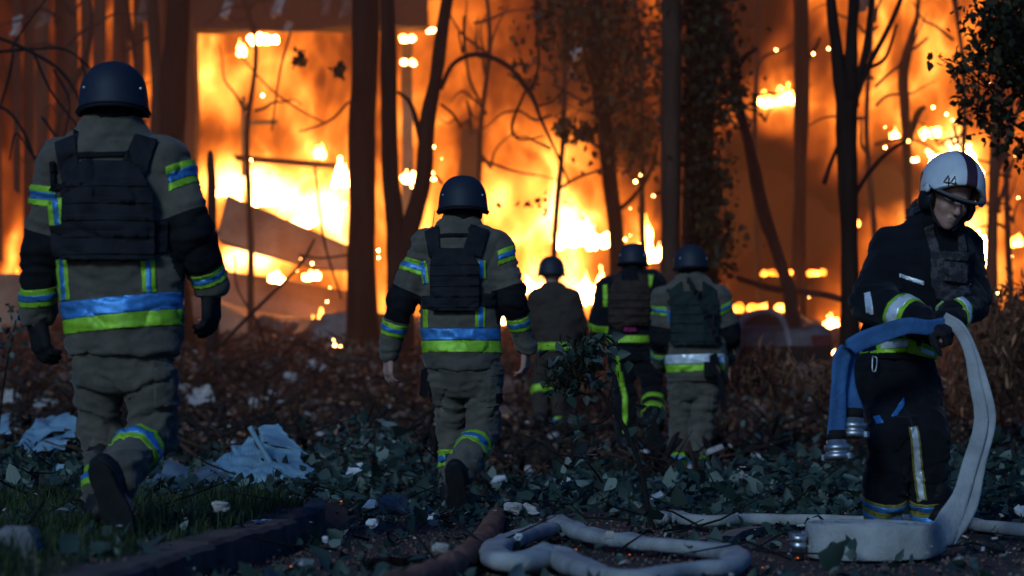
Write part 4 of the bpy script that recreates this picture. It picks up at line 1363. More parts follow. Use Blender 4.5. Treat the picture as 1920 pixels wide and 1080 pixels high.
    S.ell(hc + (0, -.005, .0), (.083, .099, .115), k=0); S.cone(hc + (0, 0, -.04), hc + (0, 0, -.13), .072, .074, k=.02)
    S.cut(hc + (0, .035, 0), (0, 1, 0))
    if not sp.get('bare_neck'):
        v, q = S.mesh(); mk('neck_gaiter', v, q, M['black_cloth'], p)
    tz = np.array(sorted((A(cx, y)[2], A(cx, y)[0], hw / s) for (y, cx, hw, ry, dy) in sp['torso']))
    off_torso = lambda v: np.abs(v[:, 0] - np.interp(v[:, 2], tz[:, 0], tz[:, 1])) > np.interp(v[:, 2], tz[:, 0], tz[:, 2]) * .86
    # ---- trim
    for lab in sp['trim']:
        k = lab[0]
        if k == 'waist':   # y of top and bottom at left and right, material
            _, yl0, yr0, yl1, yr1, mn = lab
            x0, x1 = sp['cx'] - 80, sp['cx'] + 80
            a, b = A(x0, yl0), A(x1, yr0); c, d = A(x0, yl1), A(x1, yr1)
            u0 = b - a; n0 = nrm((-u0[2], 0, u0[0])); n0 = n0 if n0[2] > 0 else -n0
            u1 = d - c; n1 = nrm((-u1[2], 0, u1[0])); n1 = n1 if n1[2] < 0 else -n1
            cc = A(sp['cx'], yl0); hw = sp['torso'][-1][2] / s
            kp = lambda V_, N_: (np.abs(V_[:, 0] - cc[0]) < hw + sp.get('wtol', .022))
            patch('reflective_band', V, Q, [(a, n0), (c, n1)], kp, .004, .008, M[mn], p, N=N)
        elif k == 'arm' or k == 'leg':
            _, ja, jb, t, w, r = lab[:6]
            tl = lab[6] if len(lab) > 6 else None
            if k == 'arm': trio(p, V, Q, N, J[ja], J[jb], t, w, r, tl, keep=off_torso)
            else: trio(p, VT, QT, NT, J[ja], J[jb], t, w, r, tl)
        elif k == 'plain':
            _, ja, jb, t, w, r, mn = lab[:7]
            band(p, V if ja[0] in 'se' else VT, Q if ja[0] in 'se' else QT, N if ja[0] in 'se' else NT, J[ja], J[jb], t, w, r, M[mn], .004)
        elif k == 'elbow':
            _, q, t0, t1 = lab
            a, e, w = J['s' + q], J['e' + q], J['w' + q]
            u, v = nrm(e - a), nrm(w - e)
            p0 = a + (e - a) * t0; p1 = e + (w - e) * t1
            patch('elbow_pad', V, Q, [(p0, -u), (p1, v)], lambda V_, N_: near_seg(a, e, .125)(V_, N_) | near_seg(e, w, .12)(V_, N_), .0025, .006, M['black_cloth'], p, N=N)
        elif k == 'panel':
            _, nm, pts, off, mn = lab[:5]
            on = lab[5] if len(lab) > 5 else 'j'
            pl = poly_planes([A(*q) for q in pts])
            if on == 'j': patch(nm, V, Q, pl, facing_cam, off, off + .004, M[mn], p, N=N)
            else: patch(nm, VT, QT, pl, facing_cam, off, off + .004, M[mn], p, N=NT)
        elif k == 'vest':
            _, pts, off, mn, rows = lab
            W = [A(*q) for q in pts]
            Ns = np.stack([N[:, 0] * .35, N[:, 1], N[:, 2] * .25], 1); Ns /= np.linalg.norm(Ns, axis=1)[:, None]
            v = patch('vest_back_panel', V, Q, poly_planes(W), facing_cam, off, off + .01, M[mn], p, N=Ns)
            if v is None: continue
            sub(v, p)
            zs = np.array(W)[:, 2]; z0, z1 = zs.min(), zs.max()
            for i in range(rows):
                z = z0 + (z1 - z0) * (.08 + .68 * i / max(rows - 1, 1))
                pl = poly_planes(W) + [(np.array((0, 0, z + .011)), np.array((0, 0, 1.0))), (np.array((0, 0, z - .011)), np.array((0, 0, -1.0)))]
                patch('webbing', V, Q, pl, facing_cam, off + .0045, .006, M['vest'] if mn == 'vest' else M[mn], v, N=Ns)
    return p, A, J, (V, Q, N), (VT, QT, NT)

DOWN = (0, 0, -1)
P1 = dict(D=9.16, g=.10, cx=230, seed=3, cloth='khaki', gloves=True, bvox=.010, vox=.0105, fold=.011,
    label='person in grey turnout gear and navy helmet seen from behind, nearest and leftmost',
    head=(212, 196, .0), helmet=(213, 205, .0, 6, -4, 0, 1.0),
    J=dict(sl=(116, 312), sr=(314, 308), el=(80, 455, .02), er=(364, 440, -.02), wl=(69, 588, .10), wr=(394, 532, .08),
           hl=(184, 700, .03), hr=(282, 700), kl=(190, 806, .12), kr=(284, 812, .06), al=(192, 932, .02), ar=(212, 900, -.33)),
    foot=dict(l=((0.1, 1, -.05), DOWN), r=((.40, -.02, -.95), (-.15, -1, -.1))),
    hand=dict(l=((.12, .05, -1), (.6, .5, 0), (.3, 1, 0), .45), r=((.03, .08, -1), (-.8, .3, 0), (-.3, 1, 0), .4)),
    torso=[(234, 208, 56, .080, 0), (250, 208, 76, .095, 0), (268, 209, 98, .11, 0), (300, 213, 116, .13, 0), (380, 219, 121, .145, 0), (480, 224, 116, .14, 0), (560, 228, 114, .14, 0), (615, 230, 113, .15, 0), (668, 232, 103, .15, 0)],
    collar=[(220, 208, 50, .085, 0), (226, 208, 56, .09, 0), (262, 208, 60, .10, 0)], hem=668,
    hips=[(600, 232, 88, .12, 0), (668, 233, 92, .12, 0), (722, 233, 92, .105, .01), (738, 233, 86, .09, .02)],
    arm_r=dict(l=(.084, .076, .066), r=(.086, .077, .060)), leg_r=dict(l=(.094, .078, .066), r=(.097, .088, .080)),
    trim=[('waist', 566, 552, 598, 584, 'silver'), ('waist', 599, 583, 626, 612, 'lime'),
          ('arm', 'sl', 'el', .40, .075, .13, (.15, 0, 0)), ('arm', 'sr', 'er', .25, .085, .13, (.1, 0, 0)), ('arm', 'el', 'wl', .72, .07, .12, (.2, 0, .0)), ('arm', 'er', 'wr', .80, .05, .12),
          ('elbow', 'l', .88, .62), ('elbow', 'r', .72, .62),
          ('leg', 'kr', 'ar', .42, .10, .15, (.0, 0, 0)), ('leg', 'kl', 'al', .72, .08, .12),
          ('panel', 'brace_tape', [(97, 378), (126, 376), (129, 430), (100, 432)], .004, 'lime'), ('panel', 'silver_strip', [(107, 378), (117, 377), (120, 430), (110, 431)], .006, 'silver'),
          ('panel', 'brace_tape', [(268, 368), (283, 368), (283, 424), (268, 424)], .004, 'lime'),
          ('panel', 'brace_tape', [(107, 486), (133, 486), (138, 564), (114, 566)], .004, 'lime'), ('panel', 'silver_strip', [(116, 486), (125, 486), (130, 564), (121, 566)], .006, 'silver'),
          ('panel', 'brace_tape', [(274, 484), (299, 484), (302, 551), (278, 551)], .004, 'lime'), ('panel', 'silver_strip', [(282, 484), (291, 484), (294, 551), (285, 551)], .006, 'silver'),
          ('panel', 'cummerbund', [(100, 428), (322, 420), (322, 478), (104, 486)], .014, 'vest'),
          ('panel', 'shoulder_strap', [(112, 272), (150, 256), (158, 330), (128, 352)], .018, 'vest'), ('panel', 'shoulder_strap', [(262, 256), (302, 266), (278, 350), (238, 318)], .018, 'vest'),
          ('panel', 'carry_loop', [(150, 293), (246, 291), (246, 300), (150, 303)], .012, 'black_cloth'), ('panel', 'buckle', [(104, 310), (114, 308), (116, 362), (106, 364)], .016, 'black_cloth'), ('panel', 'buckle', [(106, 352), (132, 350), (132, 360), (106, 362)], .016, 'black_cloth'),
          ('vest', [(126, 492), (302, 492), (300, 372), (276, 326), (256, 310), (170, 308), (146, 330), (130, 372)], .042, 'vest', 5),
          ('panel', 'trouser_pocket', [(300, 690), (334, 690), (334, 760), (296, 765)], .012, 'khaki', 't')])
P2 = dict(D=12.9, g=0.0, cx=865, seed=9, cloth='khaki', gloves=False, bvox=.008, vox=.0115, fold=.011, headset=True,
    label='person in grey turnout gear and black helmet seen from behind, second from left, bare hands',
    head=(868, 388, .0), helmet=(868, 392, .0, 0, -2, 0, 1.0),
    J=dict(sl=(798, 460), sr=(930, 460), el=(752, 566, .02), er=(962, 562, -.02), wl=(730, 660, .10), wr=(986, 648, .10),
           hl=(836, 716, .03), hr=(906, 716), kl=(846, 796, .12), kr=(907, 808, .06), al=(846, 916, .06), ar=(857, 895, -.33)),
    foot=dict(l=((0.0, 1, -.05), DOWN), r=((.10, .1, -1), (-.05, -1, -.05))),
    hand=dict(l=((-.06, .15, -1), (.7, .4, 0), (.2, 1, 0), .35), r=((-.02, .2, -1), (-.8, .3, 0), (-.1, 1, 0), .4)),
    torso=[(412, 868, 36, .080, 0), (424, 868, 46, .095, 0), (438, 868, 62, .11, 0), (460, 867, 74, .13, 0), (520, 866, 76, .14, 0), (600, 865, 75, .135, 0), (655, 865, 75, .145, 0), (694, 866, 71, .145, 0)],
    collar=[(404, 868, 32, .082, 0), (410, 868, 36, .088, 0), (432, 868, 40, .10, 0)], hem=695,
    hips=[(650, 870, 62, .12, 0), (695, 872, 66, .12, 0), (732, 873, 66, .105, .01), (744, 873, 62, .09, .02)],
    arm_r=dict(l=(.080, .073, .058), r=(.080, .073, .056)), leg_r=dict(l=(.092, .076, .066), r=(.093, .086, .076)),
    trim=[('waist', 617, 617, 639, 639, 'silver'), ('waist', 640, 640, 661, 661, 'lime'),
          ('arm', 'sl', 'el', .38, .07, .13, (.12, 0, 0)), ('arm', 'sr', 'er', .26, .075, .13, (.1, 0, 0)), ('arm', 'el', 'wl', .52, .07, .12), ('arm', 'er', 'wr', .48, .07, .12),
          ('elbow', 'l', .78, .34), ('elbow', 'r', .78, .32),
          ('leg', 'kr', 'ar', .40, .10, .15), ('leg', 'kl', 'al', .55, .09, .12),
          ('panel', 'brace_tape', [(785, 494), (799, 491), (805, 532), (794, 535)], .004, 'lime'), ('panel', 'silver_strip', [(789, 493), (795, 492), (801, 533), (796, 534)], .006, 'silver'),
          ('panel', 'brace_tape', [(896, 491), (912, 491), (912, 525), (899, 525)], .004, 'lime'), ('panel', 'silver_strip', [(898, 491), (907, 491), (907, 525), (899, 525)], .006, 'silver'),
          ('panel', 'brace_tape', [(793, 580), (802, 580), (802, 616), (794, 616)], .004, 'lime'),
          ('panel', 'brace_tape', [(892, 572), (911, 572), (910, 616), (892, 616)], .004, 'lime'), ('panel', 'silver_strip', [(898, 572), (907, 572), (906, 616), (898, 616)], .006, 'silver'),
          ('panel', 'cummerbund', [(792, 556), (930, 552), (930, 576), (792, 580)], .014, 'vest'),
          ('panel', 'shoulder_strap', [(797, 436), (823, 424), (826, 476), (806, 486)], .018, 'vest'), ('panel', 'shoulder_strap', [(884, 423), (918, 434), (903, 486), (868, 476)], .018, 'vest'),
          ('panel', 'carry_loop', [(822, 441), (884, 440), (884, 446), (822, 447)], .012, 'black_cloth'),
          ('vest', [(808, 585), (899, 585), (900, 500), (888, 480), (872, 469), (826, 469), (812, 482), (807, 500)], .042, 'vest', 5),
          ('panel', 'pocket_flap', [(916, 690), (946, 690), (946, 704), (914, 706)], .010, 'khaki', 't'), ('panel', 'trouser_pocket', [(916, 706), (946, 704), (946, 760), (914, 764)], .007, 'khaki', 't'),
          ('panel', 'patch', [(930, 738), (944, 738), (944, 756), (930, 756)], .011, 'black_cloth', 't')])
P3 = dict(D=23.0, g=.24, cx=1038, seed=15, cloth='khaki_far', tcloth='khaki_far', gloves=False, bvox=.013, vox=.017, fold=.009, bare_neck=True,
    label='person in dark backlit gear with bare neck, farthest away in front of white flames',
    head=(1035, 516, 0), helmet=(1034, 514, 0, 0, 0, 0, .98),
    J=dict(sl=(1010, 560), sr=(1070, 562), el=(1000, 608, .06), er=(1084, 612, .06), wl=(1008, 650, .22), wr=(1084, 648, .22),
           hl=(1022, 668), hr=(1056, 668), kl=(1012, 722, .08), kr=(1046, 735, .10), al=(1012, 785, -.12), ar=(1046, 803, .04)),
    foot=dict(l=((.05, .6, -.8), (0, -.8, -.6)), r=((.1, 1, 0), DOWN)),
    hand=dict(l=((.3, .6, -.7), (.6, 0, -.3), (0, 1, 0), .5), r=((-.3, .6, -.7), (-.6, 0, -.3), (0, 1, 0), .5)),
    torso=[(536, 1038, 22, .09, 0), (545, 1039, 36, .12, 0), (560, 1040, 44, .13, 0), (600, 1042, 46, .14, 0), (640, 1044, 41, .14, 0), (664, 1044, 40, .14, 0)],
    collar=[(530, 1037, 18, .085, 0), (545, 1037, 24, .10, 0)], hem=664,
    hips=[(640, 1042, 34, .12, 0), (664, 1041, 36, .12, 0), (680, 1040, 36, .11, 0)],
    arm_r=dict(l=(.095, .088, .070), r=(.095, .09, .070)), leg_r=dict(l=(.098, .088, .076), r=(.098, .088, .076)),
    trim=[('waist', 633, 633, 642, 642, 'silver'), ('waist', 643, 643, 657, 657, 'lime'), ('plain', 'kl', 'al', .22, .07, .13, 'lime'), ('leg', 'kr', 'ar', .82, .07, .13)])
P4 = dict(D=18.6, g=.02, cx=1180, seed=21, cloth='navy', tcloth='navy', gloves=True, bvox=.012, vox=.014, fold=.011,
    label='person in black gear with lime stripes and brown vest, seen from behind between two colleagues',
    head=(1187, 492, 0), helmet=(1187, 494, 0, -8, -3, 0, .88),
    J=dict(sl=(1138, 542), sr=(1222, 532), el=(1124, 600, .02), er=(1248, 575, .16), wl=(1118, 650, .10), wr=(1240, 610, .38),
           hl=(1164, 655), hr=(1202, 655), kl=(1172, 735, .10), kr=(1226, 738, .10), al=(1172, 822, .05), ar=(1224, 796, -.20)),
    foot=dict(l=((0.0, 1, 0), DOWN), r=((.1, .25, -1), (0, -1, -.2))),
    hand=dict(l=((.0, .15, -1), (.7, .3, 0), (0, 1, 0), .6), r=((-.2, 1, -.3), (-.6, 0, -.4), (0, 0, 1), .6)),
    torso=[(512, 1182, 24, .085, 0), (520, 1182, 38, .11, 0), (532, 1181, 48, .125, 0), (560, 1180, 50, .14, 0), (610, 1181, 44, .135, 0), (650, 1182, 41, .14, 0)],
    collar=[(505, 1184, 23, .085, 0), (520, 1183, 27, .10, 0)], hem=650,
    hips=[(632, 1182, 38, .12, 0), (655, 1183, 40, .125, 0), (675, 1183, 39, .11, 0)],
    arm_r=dict(l=(.088, .080, .066), r=(.090, .080, .066)), leg_r=dict(l=(.095, .085, .072), r=(.098, .09, .078)),
    trim=[('waist', 630, 630, 643, 643, 'lime'), ('plain', 'el', 'wl', .22, .055, .12, 'lime'), ('plain', 'sr', 'er', .55, .04, .13, 'lime'),
          ('plain', 'kr', 'ar', .30, .05, .13, 'lime'), ('plain', 'kr', 'ar', .62, .06, .13, 'lime'),
          ('panel', 'brace_tape', [(1129, 536), (1138, 534), (1138, 575), (1130, 575)], .005, 'lime'), ('panel', 'brace_tape', [(1214, 515), (1224, 517), (1220, 542), (1211, 542)], .005, 'lime'),
          ('panel', 'side_stripe', [(1151, 668), (1160, 668), (1162, 702), (1154, 704)], .006, 'lime', 't'), ('panel', 'side_stripe', [(1156, 700), (1165, 698), (1177, 745), (1168, 748)], .006, 'lime', 't'),
          ('panel', 'side_stripe', [(1167, 746), (1177, 744), (1176, 810), (1168, 812)], .006, 'lime', 't'),
          ('panel', 'tag', [(1168, 615), (1192, 615), (1192, 623), (1168, 623)], .02, 'magenta'),
          ('panel', 'shoulder_strap', [(1148, 520), (1164, 512), (1166, 540), (1150, 545)], .02, 'vest_brown'), ('panel', 'shoulder_strap', [(1196, 512), (1214, 520), (1212, 545), (1196, 540)], .02, 'vest_brown'),
          ('vest', [(1139, 612), (1216, 612), (1218, 545), (1208, 528), (1150, 528), (1140, 545)], .045, 'vest_brown', 5)])
P5 = dict(D=18.1, g=.0, cx=1296, seed=27, cloth='khaki', gloves=True, bvox=.012, vox=.0135, fold=.011,
    label='person in grey gear with dark green vest, rightmost of those seen from behind',
    head=(1295, 500, 0), helmet=(1295, 502, 0, 10, -2, 0, .98),
    J=dict(sl=(1248, 560), sr=(1348, 560), el=(1238, 632, .04), er=(1368, 628, .04), wl=(1240, 676, .26), wr=(1362, 672, .24),
           hl=(1276, 730, .02), hr=(1325, 730), kl=(1276, 800, .06), kr=(1314, 802, .0), al=(1272, 882, .06), ar=(1308, 890, -.10)),
    foot=dict(l=((-.1, 1, 0), DOWN), r=((.15, 1, -.1), (0, -.1, -1))),
    hand=dict(l=((.3, .9, -.2), (.3, 0, -1), (1, 0, .3), .7), r=((-.3, .9, -.2), (-.3, 0, -1), (-1, 0, .3), .7)),
    torso=[(518, 1294, 26, .085, 0), (528, 1295, 40, .11, 0), (542, 1296, 52, .125, 0), (570, 1297, 56, .14, 0), (620, 1300, 54, .14, 0), (670, 1306, 58, .15, 0), (717, 1308, 57, .15, 0)],
    collar=[(512, 1294, 25, .085, 0), (516, 1294, 28, .09, 0), (532, 1294, 30, .10, 0)], hem=717,
    hips=[(690, 1302, 46, .12, 0), (717, 1301, 48, .12, 0), (742, 1301, 47, .105, .01), (750, 1301, 44, .09, .02)],
    arm_r=dict(l=(.090, .082, .066), r=(.090, .084, .066)), leg_r=dict(l=(.092, .080, .076), r=(.094, .084, .080)),
    trim=[('waist', 667, 663, 684, 682, 'glint'), ('waist', 685, 683, 699, 695, 'lime'),
          ('arm', 'sl', 'el', .30, .065, .13, (.1, 0, 0)), ('arm', 'sr', 'er', .26, .065, .13, (.1, 0, 0)), ('arm', 'el', 'wl', .62, .07, .12), ('arm', 'er', 'wr', .62, .07, .12),
          ('elbow', 'l', .72, .3), ('elbow', 'r', .72, .3), ('leg', 'kl', 'al', .72, .09, .12), ('leg', 'kr', 'ar', .78, .09, .12),
          ('panel', 'brace_tape', [(1249, 585), (1257, 584), (1258, 604), (1251, 605)], .004, 'silver'), ('panel', 'brace_tape', [(1333, 580), (1340, 580), (1340, 604), (1333, 604)], .004, 'lime'),
          ('panel', 'shoulder_strap', [(1252, 545), (1276, 528), (1280, 560), (1254, 566)], .02, 'vest_green'), ('panel', 'shoulder_strap', [(1316, 528), (1342, 545), (1340, 566), (1314, 560)], .02, 'vest_green'),
          ('vest', [(1255, 648), (1343, 648), (1345, 570), (1336, 548), (1262, 548), (1253, 570)], .045, 'vest_green', 5),
          ('panel', 'sling_strap', [(1284, 524), (1290, 521), (1350, 640), (1343, 646)], .052, 'vest'),
          ('panel', 'trouser_pocket', [(1334, 730), (1352, 730), (1352, 770), (1332, 772)], .012, 'khaki', 't')])
built = [back_view_person(q) for q in (P1, P2, P3, P4, P5)]

# radio aerial beside the second person's helmet, holster of the fifth
p2, A2 = built[1][0], built[1][1]
V, Fc = tube([A2(810, 440, .05), A2(811, 425, .05)], .012, 8); o = mk('radio', V, Fc, M['rubber'], p2)
V, Fc = tube([A2(811, 426, .05), A2(815, 394, .05)], [.003, .002], 6); mk('radio_aerial', V, Fc, M['rubber'], p2)
V, Fc = prism([tuple(A2(x, y)[[0, 2]]) for x, y in [(790, 694), (806, 690), (806, 730), (800, 745), (788, 738)]], 12.86, 12.93, .004, 2)
mk('holster', V, Fc, M['black_cloth'], p2, smooth=False)
p5, A5 = built[4][0], built[4][1]
V, Fc = prism([tuple(A5(x, y)[[0, 2]]) for x, y in [(1326, 668), (1342, 664), (1350, 700), (1358, 772), (1350, 776), (1340, 706), (1328, 700)]], 17.86, 17.92, .004, 2)
mk('hanging_bag', V, Fc, M['black_cloth'], p5, smooth=False)
V, Fc = box(A5(1329, 692, -.19), (.07, .06, .11)); mk('radio', V, Fc, M['rubber'], p5, smooth=False)
# ------------------------------------------------------------------ the hose carrier on the right
def build_carrier():
    D = 10.3; s = F / D
    A = lambda px, py, dy=0.0: at(px, py, D + dy)
    root = A(1700, 770); root[2] = 0.0
    p = thing('person', 'person in black gear and white helmet marked 44, stooping and carrying a hose', 'person', root, None)
    hc = A(1781, 366, -.22)
    RH = rot(0, 13, 0) @ rot(0, 0, 20) @ rot(22, 0, 0)
    H = lambda x, y, z: hc + RH @ np.array((x, y, z), float)
    J = dict(sl=A(1676, 470, -.02), sr=A(1806, 462, .06), el=A(1636, 566, -.16), er=A(1822, 562, -.02), wl=A(1734, 606, -.42), wr=A(1776, 604, -.34),
             hl=A(1656, 715, .02), hr=A(1716, 715, .02), kl=A(1672, 812, -.16), kr=A(1738, 815, -.12), al=A(1656, 975, -.02), ar=A(1744, 975, .0))
    lo = np.min([*J.values(), hc, root], axis=0) - (.22, .25, .03); hi = np.max([*J.values(), hc, root], axis=0) + (.22, .25, .2)
    S = SDF(lo, hi, .0062)
    e = lambda c, r, **k: S.ell(H(*c), r, R=RH, **k)
    e((0, .01, .03), (.078, .098, .105), k=0)
    e((0, -.030, -.035), (.063, .064, .085), k=.03)
    e((0, -.050, -.088), (.050, .044, .034), k=.03)
    e((0, -.082, -.108), (.020, .016, .016), k=.02)
    for sx in (-1, 1):
        e((sx * .037, -.070, -.036), (.024, .022, .026), k=.02)
        e((sx * .031, -.100, .006), (.017, .013, .010), k=.006, op='sub')
        e((sx * .031, -.084, .005), (.014, .014, .013), k=.002)
        e((sx * .030, -.094, .020), (.024, .010, .007), k=.008)
        e((sx * .080, .005, -.01), (.010, .022, .034), k=.008)
        e((sx * .011, -.110, -.040), (.008, .010, .007), k=.006)
    S.cone(H(0, -.094, .010), H(0, -.118, -.036), .009, .012, k=.010)
    e((0, -.098, -.066), (.026, .008, .0055), k=.006); e((0, -.096, -.079), (.022, .009, .006), k=.006)
    e((0, -.108, -.0725), (.030, .012, .0022), k=.002, op='sub')
    ch = A(1738, 470, -.05)
    S.cone(H(0, .03, -.07), A(1745, 420, -.05), .060, .070, k=.03)
    S.cone(J['sl'] * .75 + J['sr'] * .25, J['sr'] * .75 + J['sl'] * .25, .075, .075, k=.05)
    S.cone(ch, A(1688, 680, .02), .13, .12, k=.05, sq=(1, .8, 1))
    for q in 'lr':
        S.cone(J['s' + q], J['e' + q], .050, .042, k=.03); S.cone(J['e' + q], J['w' + q], .042, .028, k=.02)
        S.cone(J['h' + q], J['k' + q], .078, .056, k=.04); S.cone(J['k' + q], J['a' + q], .054, .036, k=.02)
    S.cone(J['al'], J['al'] + np.array((-.05, -.10, -.03)), .034, .03, k=.02); S.cone(J['ar'], J['ar'] + np.array((.12, -.05, -.03)), .034, .03, k=.02)
    hd = {'l': ((.55, -.35, -.25), (.35, .2, -1), (.3, -1, .0), 1.2), 'r': ((-.45, -.55, -.30), (-.2, .3, -1), (-.6, -.4, .6), 1.25)}
    for q in 'lr': hand(S, J['w' + q], hd[q][0], hd[q][1], hd[q][2], hd[q][3])
    V, Q = S.mesh(); V = relax(V, Q, 1, .4)
    mk('body', V, Q, M['skin'], p)
    for sx in (-1, 1):
        v, f = rock_mesh(H(sx * .031, -.0935, .004), (.0068, .0048, .0048), 2, amp=0); mk('eye', v, f, M['ink'], p)
        v, f = tube(spline([H(sx * .012, -.104, .020), H(sx * .030, -.106, .027), H(sx * .050, -.094, .020)], 4), [.003] * 4 + [.0035] * 4 + [.002], 6, .3); mk('eyebrow', v, f, M['hair'], p)
    # helmet
    S = SDF(hc - .26, hc + .26, .0045)
    e = lambda c, r, **k: S.ell(H(*c), r, R=RH, **k)
    e((0, .012, .040), (.130, .160, .140), k=0)
    e((0, -.04, .03), (.132, .125, .05), k=.03)
    e((0, .012, .036), (.120, .150, .130), k=0, op='sub')
    S.box(H(0, -.16, -.115), (.5, .30, .30), .02, R=RH @ rot(-8, 0, 0), op='sub')
    S.cut(H(0, 0, -.085), RH @ np.array((0, 0, -1.0)))
    S.cut(H(0, -.02, -.060), RH @ nrm((0, -.75, -.55)))
    V, Q = S.mesh(); V = relax(V, Q, 3)
    N = vnormals(V, Q)
    out = lambda V_, N_: ((V_ - H(0, .012, .03)) * N_).sum(1) > .02
    hel = mk('helmet', V, Q, M['helmet_white'], p); sub(hel, p)
    X, Y, Z = RH[:, 0], RH[:, 1], RH[:, 2]
    C0 = H(0, 0, 0)
    P = lambda ax, v, sg: (C0 + ax * v, ax * sg)
    patch('helmet_stripe', V, Q, [P(X, .025, 1), P(X, -.025, -1), P(Z, .034, -1), P(Y, .11, 1)], out, .0022, .003, M['helmet_dark'], hel, N=N)
    patch('front_band', V, Q, [P(Z, .066, 1), P(Y, -.055, 1), P(X, .06, 1), P(X, -.06, -1)], out, .0024, .003, M['helmet_dark'], hel, N=N)
    patch('neck_guard', V, Q, [P(Z, .045, 1), P(Y, .055, -1)], out, .0024, .003, M['helmet_dark'], hel, N=N)
    # grey brim trim: arc round the front edge
    arc = [H(math.sin(a) * .134, -math.cos(a) * .153 - .004, .026 + .008 * math.cos(a)) for a in np.linspace(-1.30, 1.30, 20)]
    v, f = tube(arc, .0075, 8); mk('brim_trim', v, f, M['trim_grey'], hel)
    arc = [H(math.sin(a) * .112, -math.cos(a) * .135, .018) for a in np.linspace(-1.25, 1.25, 20)]
    v, f = tube(arc, .007, 8); mk('inner_visor', v, f, M['ink'], hel)
    for sx in (-1, 1):
        v, f = rock_mesh(H(sx * .131, -.035, .012), (.010, .020, .016), 4, R=RH, amp=.02); mk('visor_pivot', v, f, M['helmet_white'], hel)
        pts = [H(sx * .112, -.045, -.02), H(sx * .082, -.06, -.07), H(sx * .03, -.085, -.122)]
        v, f = tube(spline(pts, 5), .006, 6); mk('chin_strap', v, f, M['vest'], hel)
        v, f = rock_mesh(H(sx * .100, -.005, -.04), (.022, .05, .045), 7, R=RH, amp=.04); mk('cheek_pad', v, f, M['ink'], hel)
    from mathutils.bvhtree import BVHTree
    bvh = BVHTree.FromPolygons([tuple(v) for v in V], [tuple(int(i) for i in q) for q in Q])
    def proj(px, py):
        d = nrm(at(px, py, 10) - np.array((0, 0, CAMZ)))
        h = bvh.ray_cast(Vector((0, 0, CAMZ)), Vector(d))
        return None if h[0] is None else np.array(h[0]) - d * .004
    for ox in (0, 12.5):
        for stroke in ([(1778.5, 329), (1774, 335), (1769.5, 341.5), (1775, 342.5), (1782, 343.5)], [(1779.5, 333), (1779, 340), (1778, 347)]):
            pts = [proj(x + ox, y + ox * .12) for x, y in stroke]
            pts = [q for q in pts if q is not None]
            if len(pts) > 1:
                v, f = tube(pts, .0029, 6); mk('digit', v, f, M['ink'], hel)
    # jacket
    S = SDF(lo, hi, .0105)
    sec = [(398, 1752, 34, .085, -.10), (412, 1748, 48, .11, -.08), (432, 1744, 66, .13, -.05), (475, 1740, 84, .15, -.04), (540, 1728, 88, .16, -.02), (600, 1708, 82, .155, .0), (650, 1686, 76, .15, .02), (676, 1680, 76, .15, .02)]
    S.loft([(A(cx, y)[2], A(cx, y)[0], D + dy, hw / s, ry) for (y, cx, hw, ry, dy) in sec], k=0)
    for q, r in (('l', (.092, .094, .066)), ('r', (.080, .084, .062))):
        S.cone(J['s' + q] * .75 + ch * .25, J['s' + q], r[0], r[0], k=.04)
        S.cone(J['s' + q], J['e' + q], r[0], r[1], k=.035); S.cone(J['e' + q], J['w' + q] * .97 + J['e' + q] * .03, r[1], r[2], k=.018)
    S.cone(A(1738, 402, -.02), A(1752, 404, -.16), .075, .070, k=.03)
    V, Q = S.mesh(); V = relax(V, Q, 2); V = folds(V, Q, .009, (7, 7, 15), 41); N = vnormals(V, Q)
    mk('jacket', V, Q, M['navy'], p)
    # trousers
    S = SDF(lo, hi, .0105)
    S.loft([(A(cx, y)[2], A(cx, y)[0], D + dy, hw / s, ry) for (y, cx, hw, ry, dy) in [(655, 1684, 66, .13, .02), (690, 1682, 70, .14, .01), (735, 1686, 72, .14, .0), (755, 1688, 68, .12, 0)]], k=0)
    for q, r in (('l', (.100, .090, .080)), ('r', (.100, .090, .082))):
        S.cone(J['h' + q], J['k' + q], r[0], r[1], k=.04); S.cone(J['k' + q], J['a' + q] * .95 + J['k' + q] * .05, r[1], r[2], k=.04)
    S.box(A(1628, 712, -.02), (.13, .14, .19), .03, k=.03)
    VT, QT = S.mesh(); VT = relax(VT, QT, 2); VT = folds(VT, QT, .011, (8, 8, 18), 47); NT = vnormals(VT, QT)
    mk('trousers', VT, QT, M['navy'], p)
    boot(p, J['al'] + np.array((0, 0, -.02)), J['kl'], (-.35, -1, 0), DOWN)
    boot(p, J['ar'] + np.array((.03, -.03, -.02)), J['kr'], (1, -.45, 0), DOWN, L=.33)
    v, f = rock_mesh(A(1790, 992, -.14), (.030, .010, .014), 5, amp=.05); mk('boot_tab', v, f, M['lime'], p)
    for q in 'lr':
        S = SDF(J['w' + q] - .24, J['w' + q] + .24, .0062)
        S.cone(J['w' + q] - nrm(hd[q][0]) * .03, J['w' + q] + nrm(hd[q][0]) * .03, .044, .040, k=.01)
        hand(S, J['w' + q] + nrm(hd[q][0]) * .01, hd[q][0], hd[q][1], hd[q][2], hd[q][3], 1.08, 1.30)
        v, qq = S.mesh(); mk('glove', relax(v, qq, 1), qq, M['glove'], p)
    # reflective trim
    def two(a, b, t, w, r, tl=None, VV=None):
        vv, qq, nn = VV or (V, Q, N)
        band(p, vv, qq, nn, a, b, t, w, r, M['lime'], .004, 'reflective_band', tl)
        band(p, vv, qq, nn, a, b, t, w * .55, r, M['glint'], .006, 'silver_strip', tl)
    two(J['el'], J['wl'], .66, .085, .13)
    two(J['er'], J['wr'], .72, .060, .12)
    TT = (VT, QT, NT)
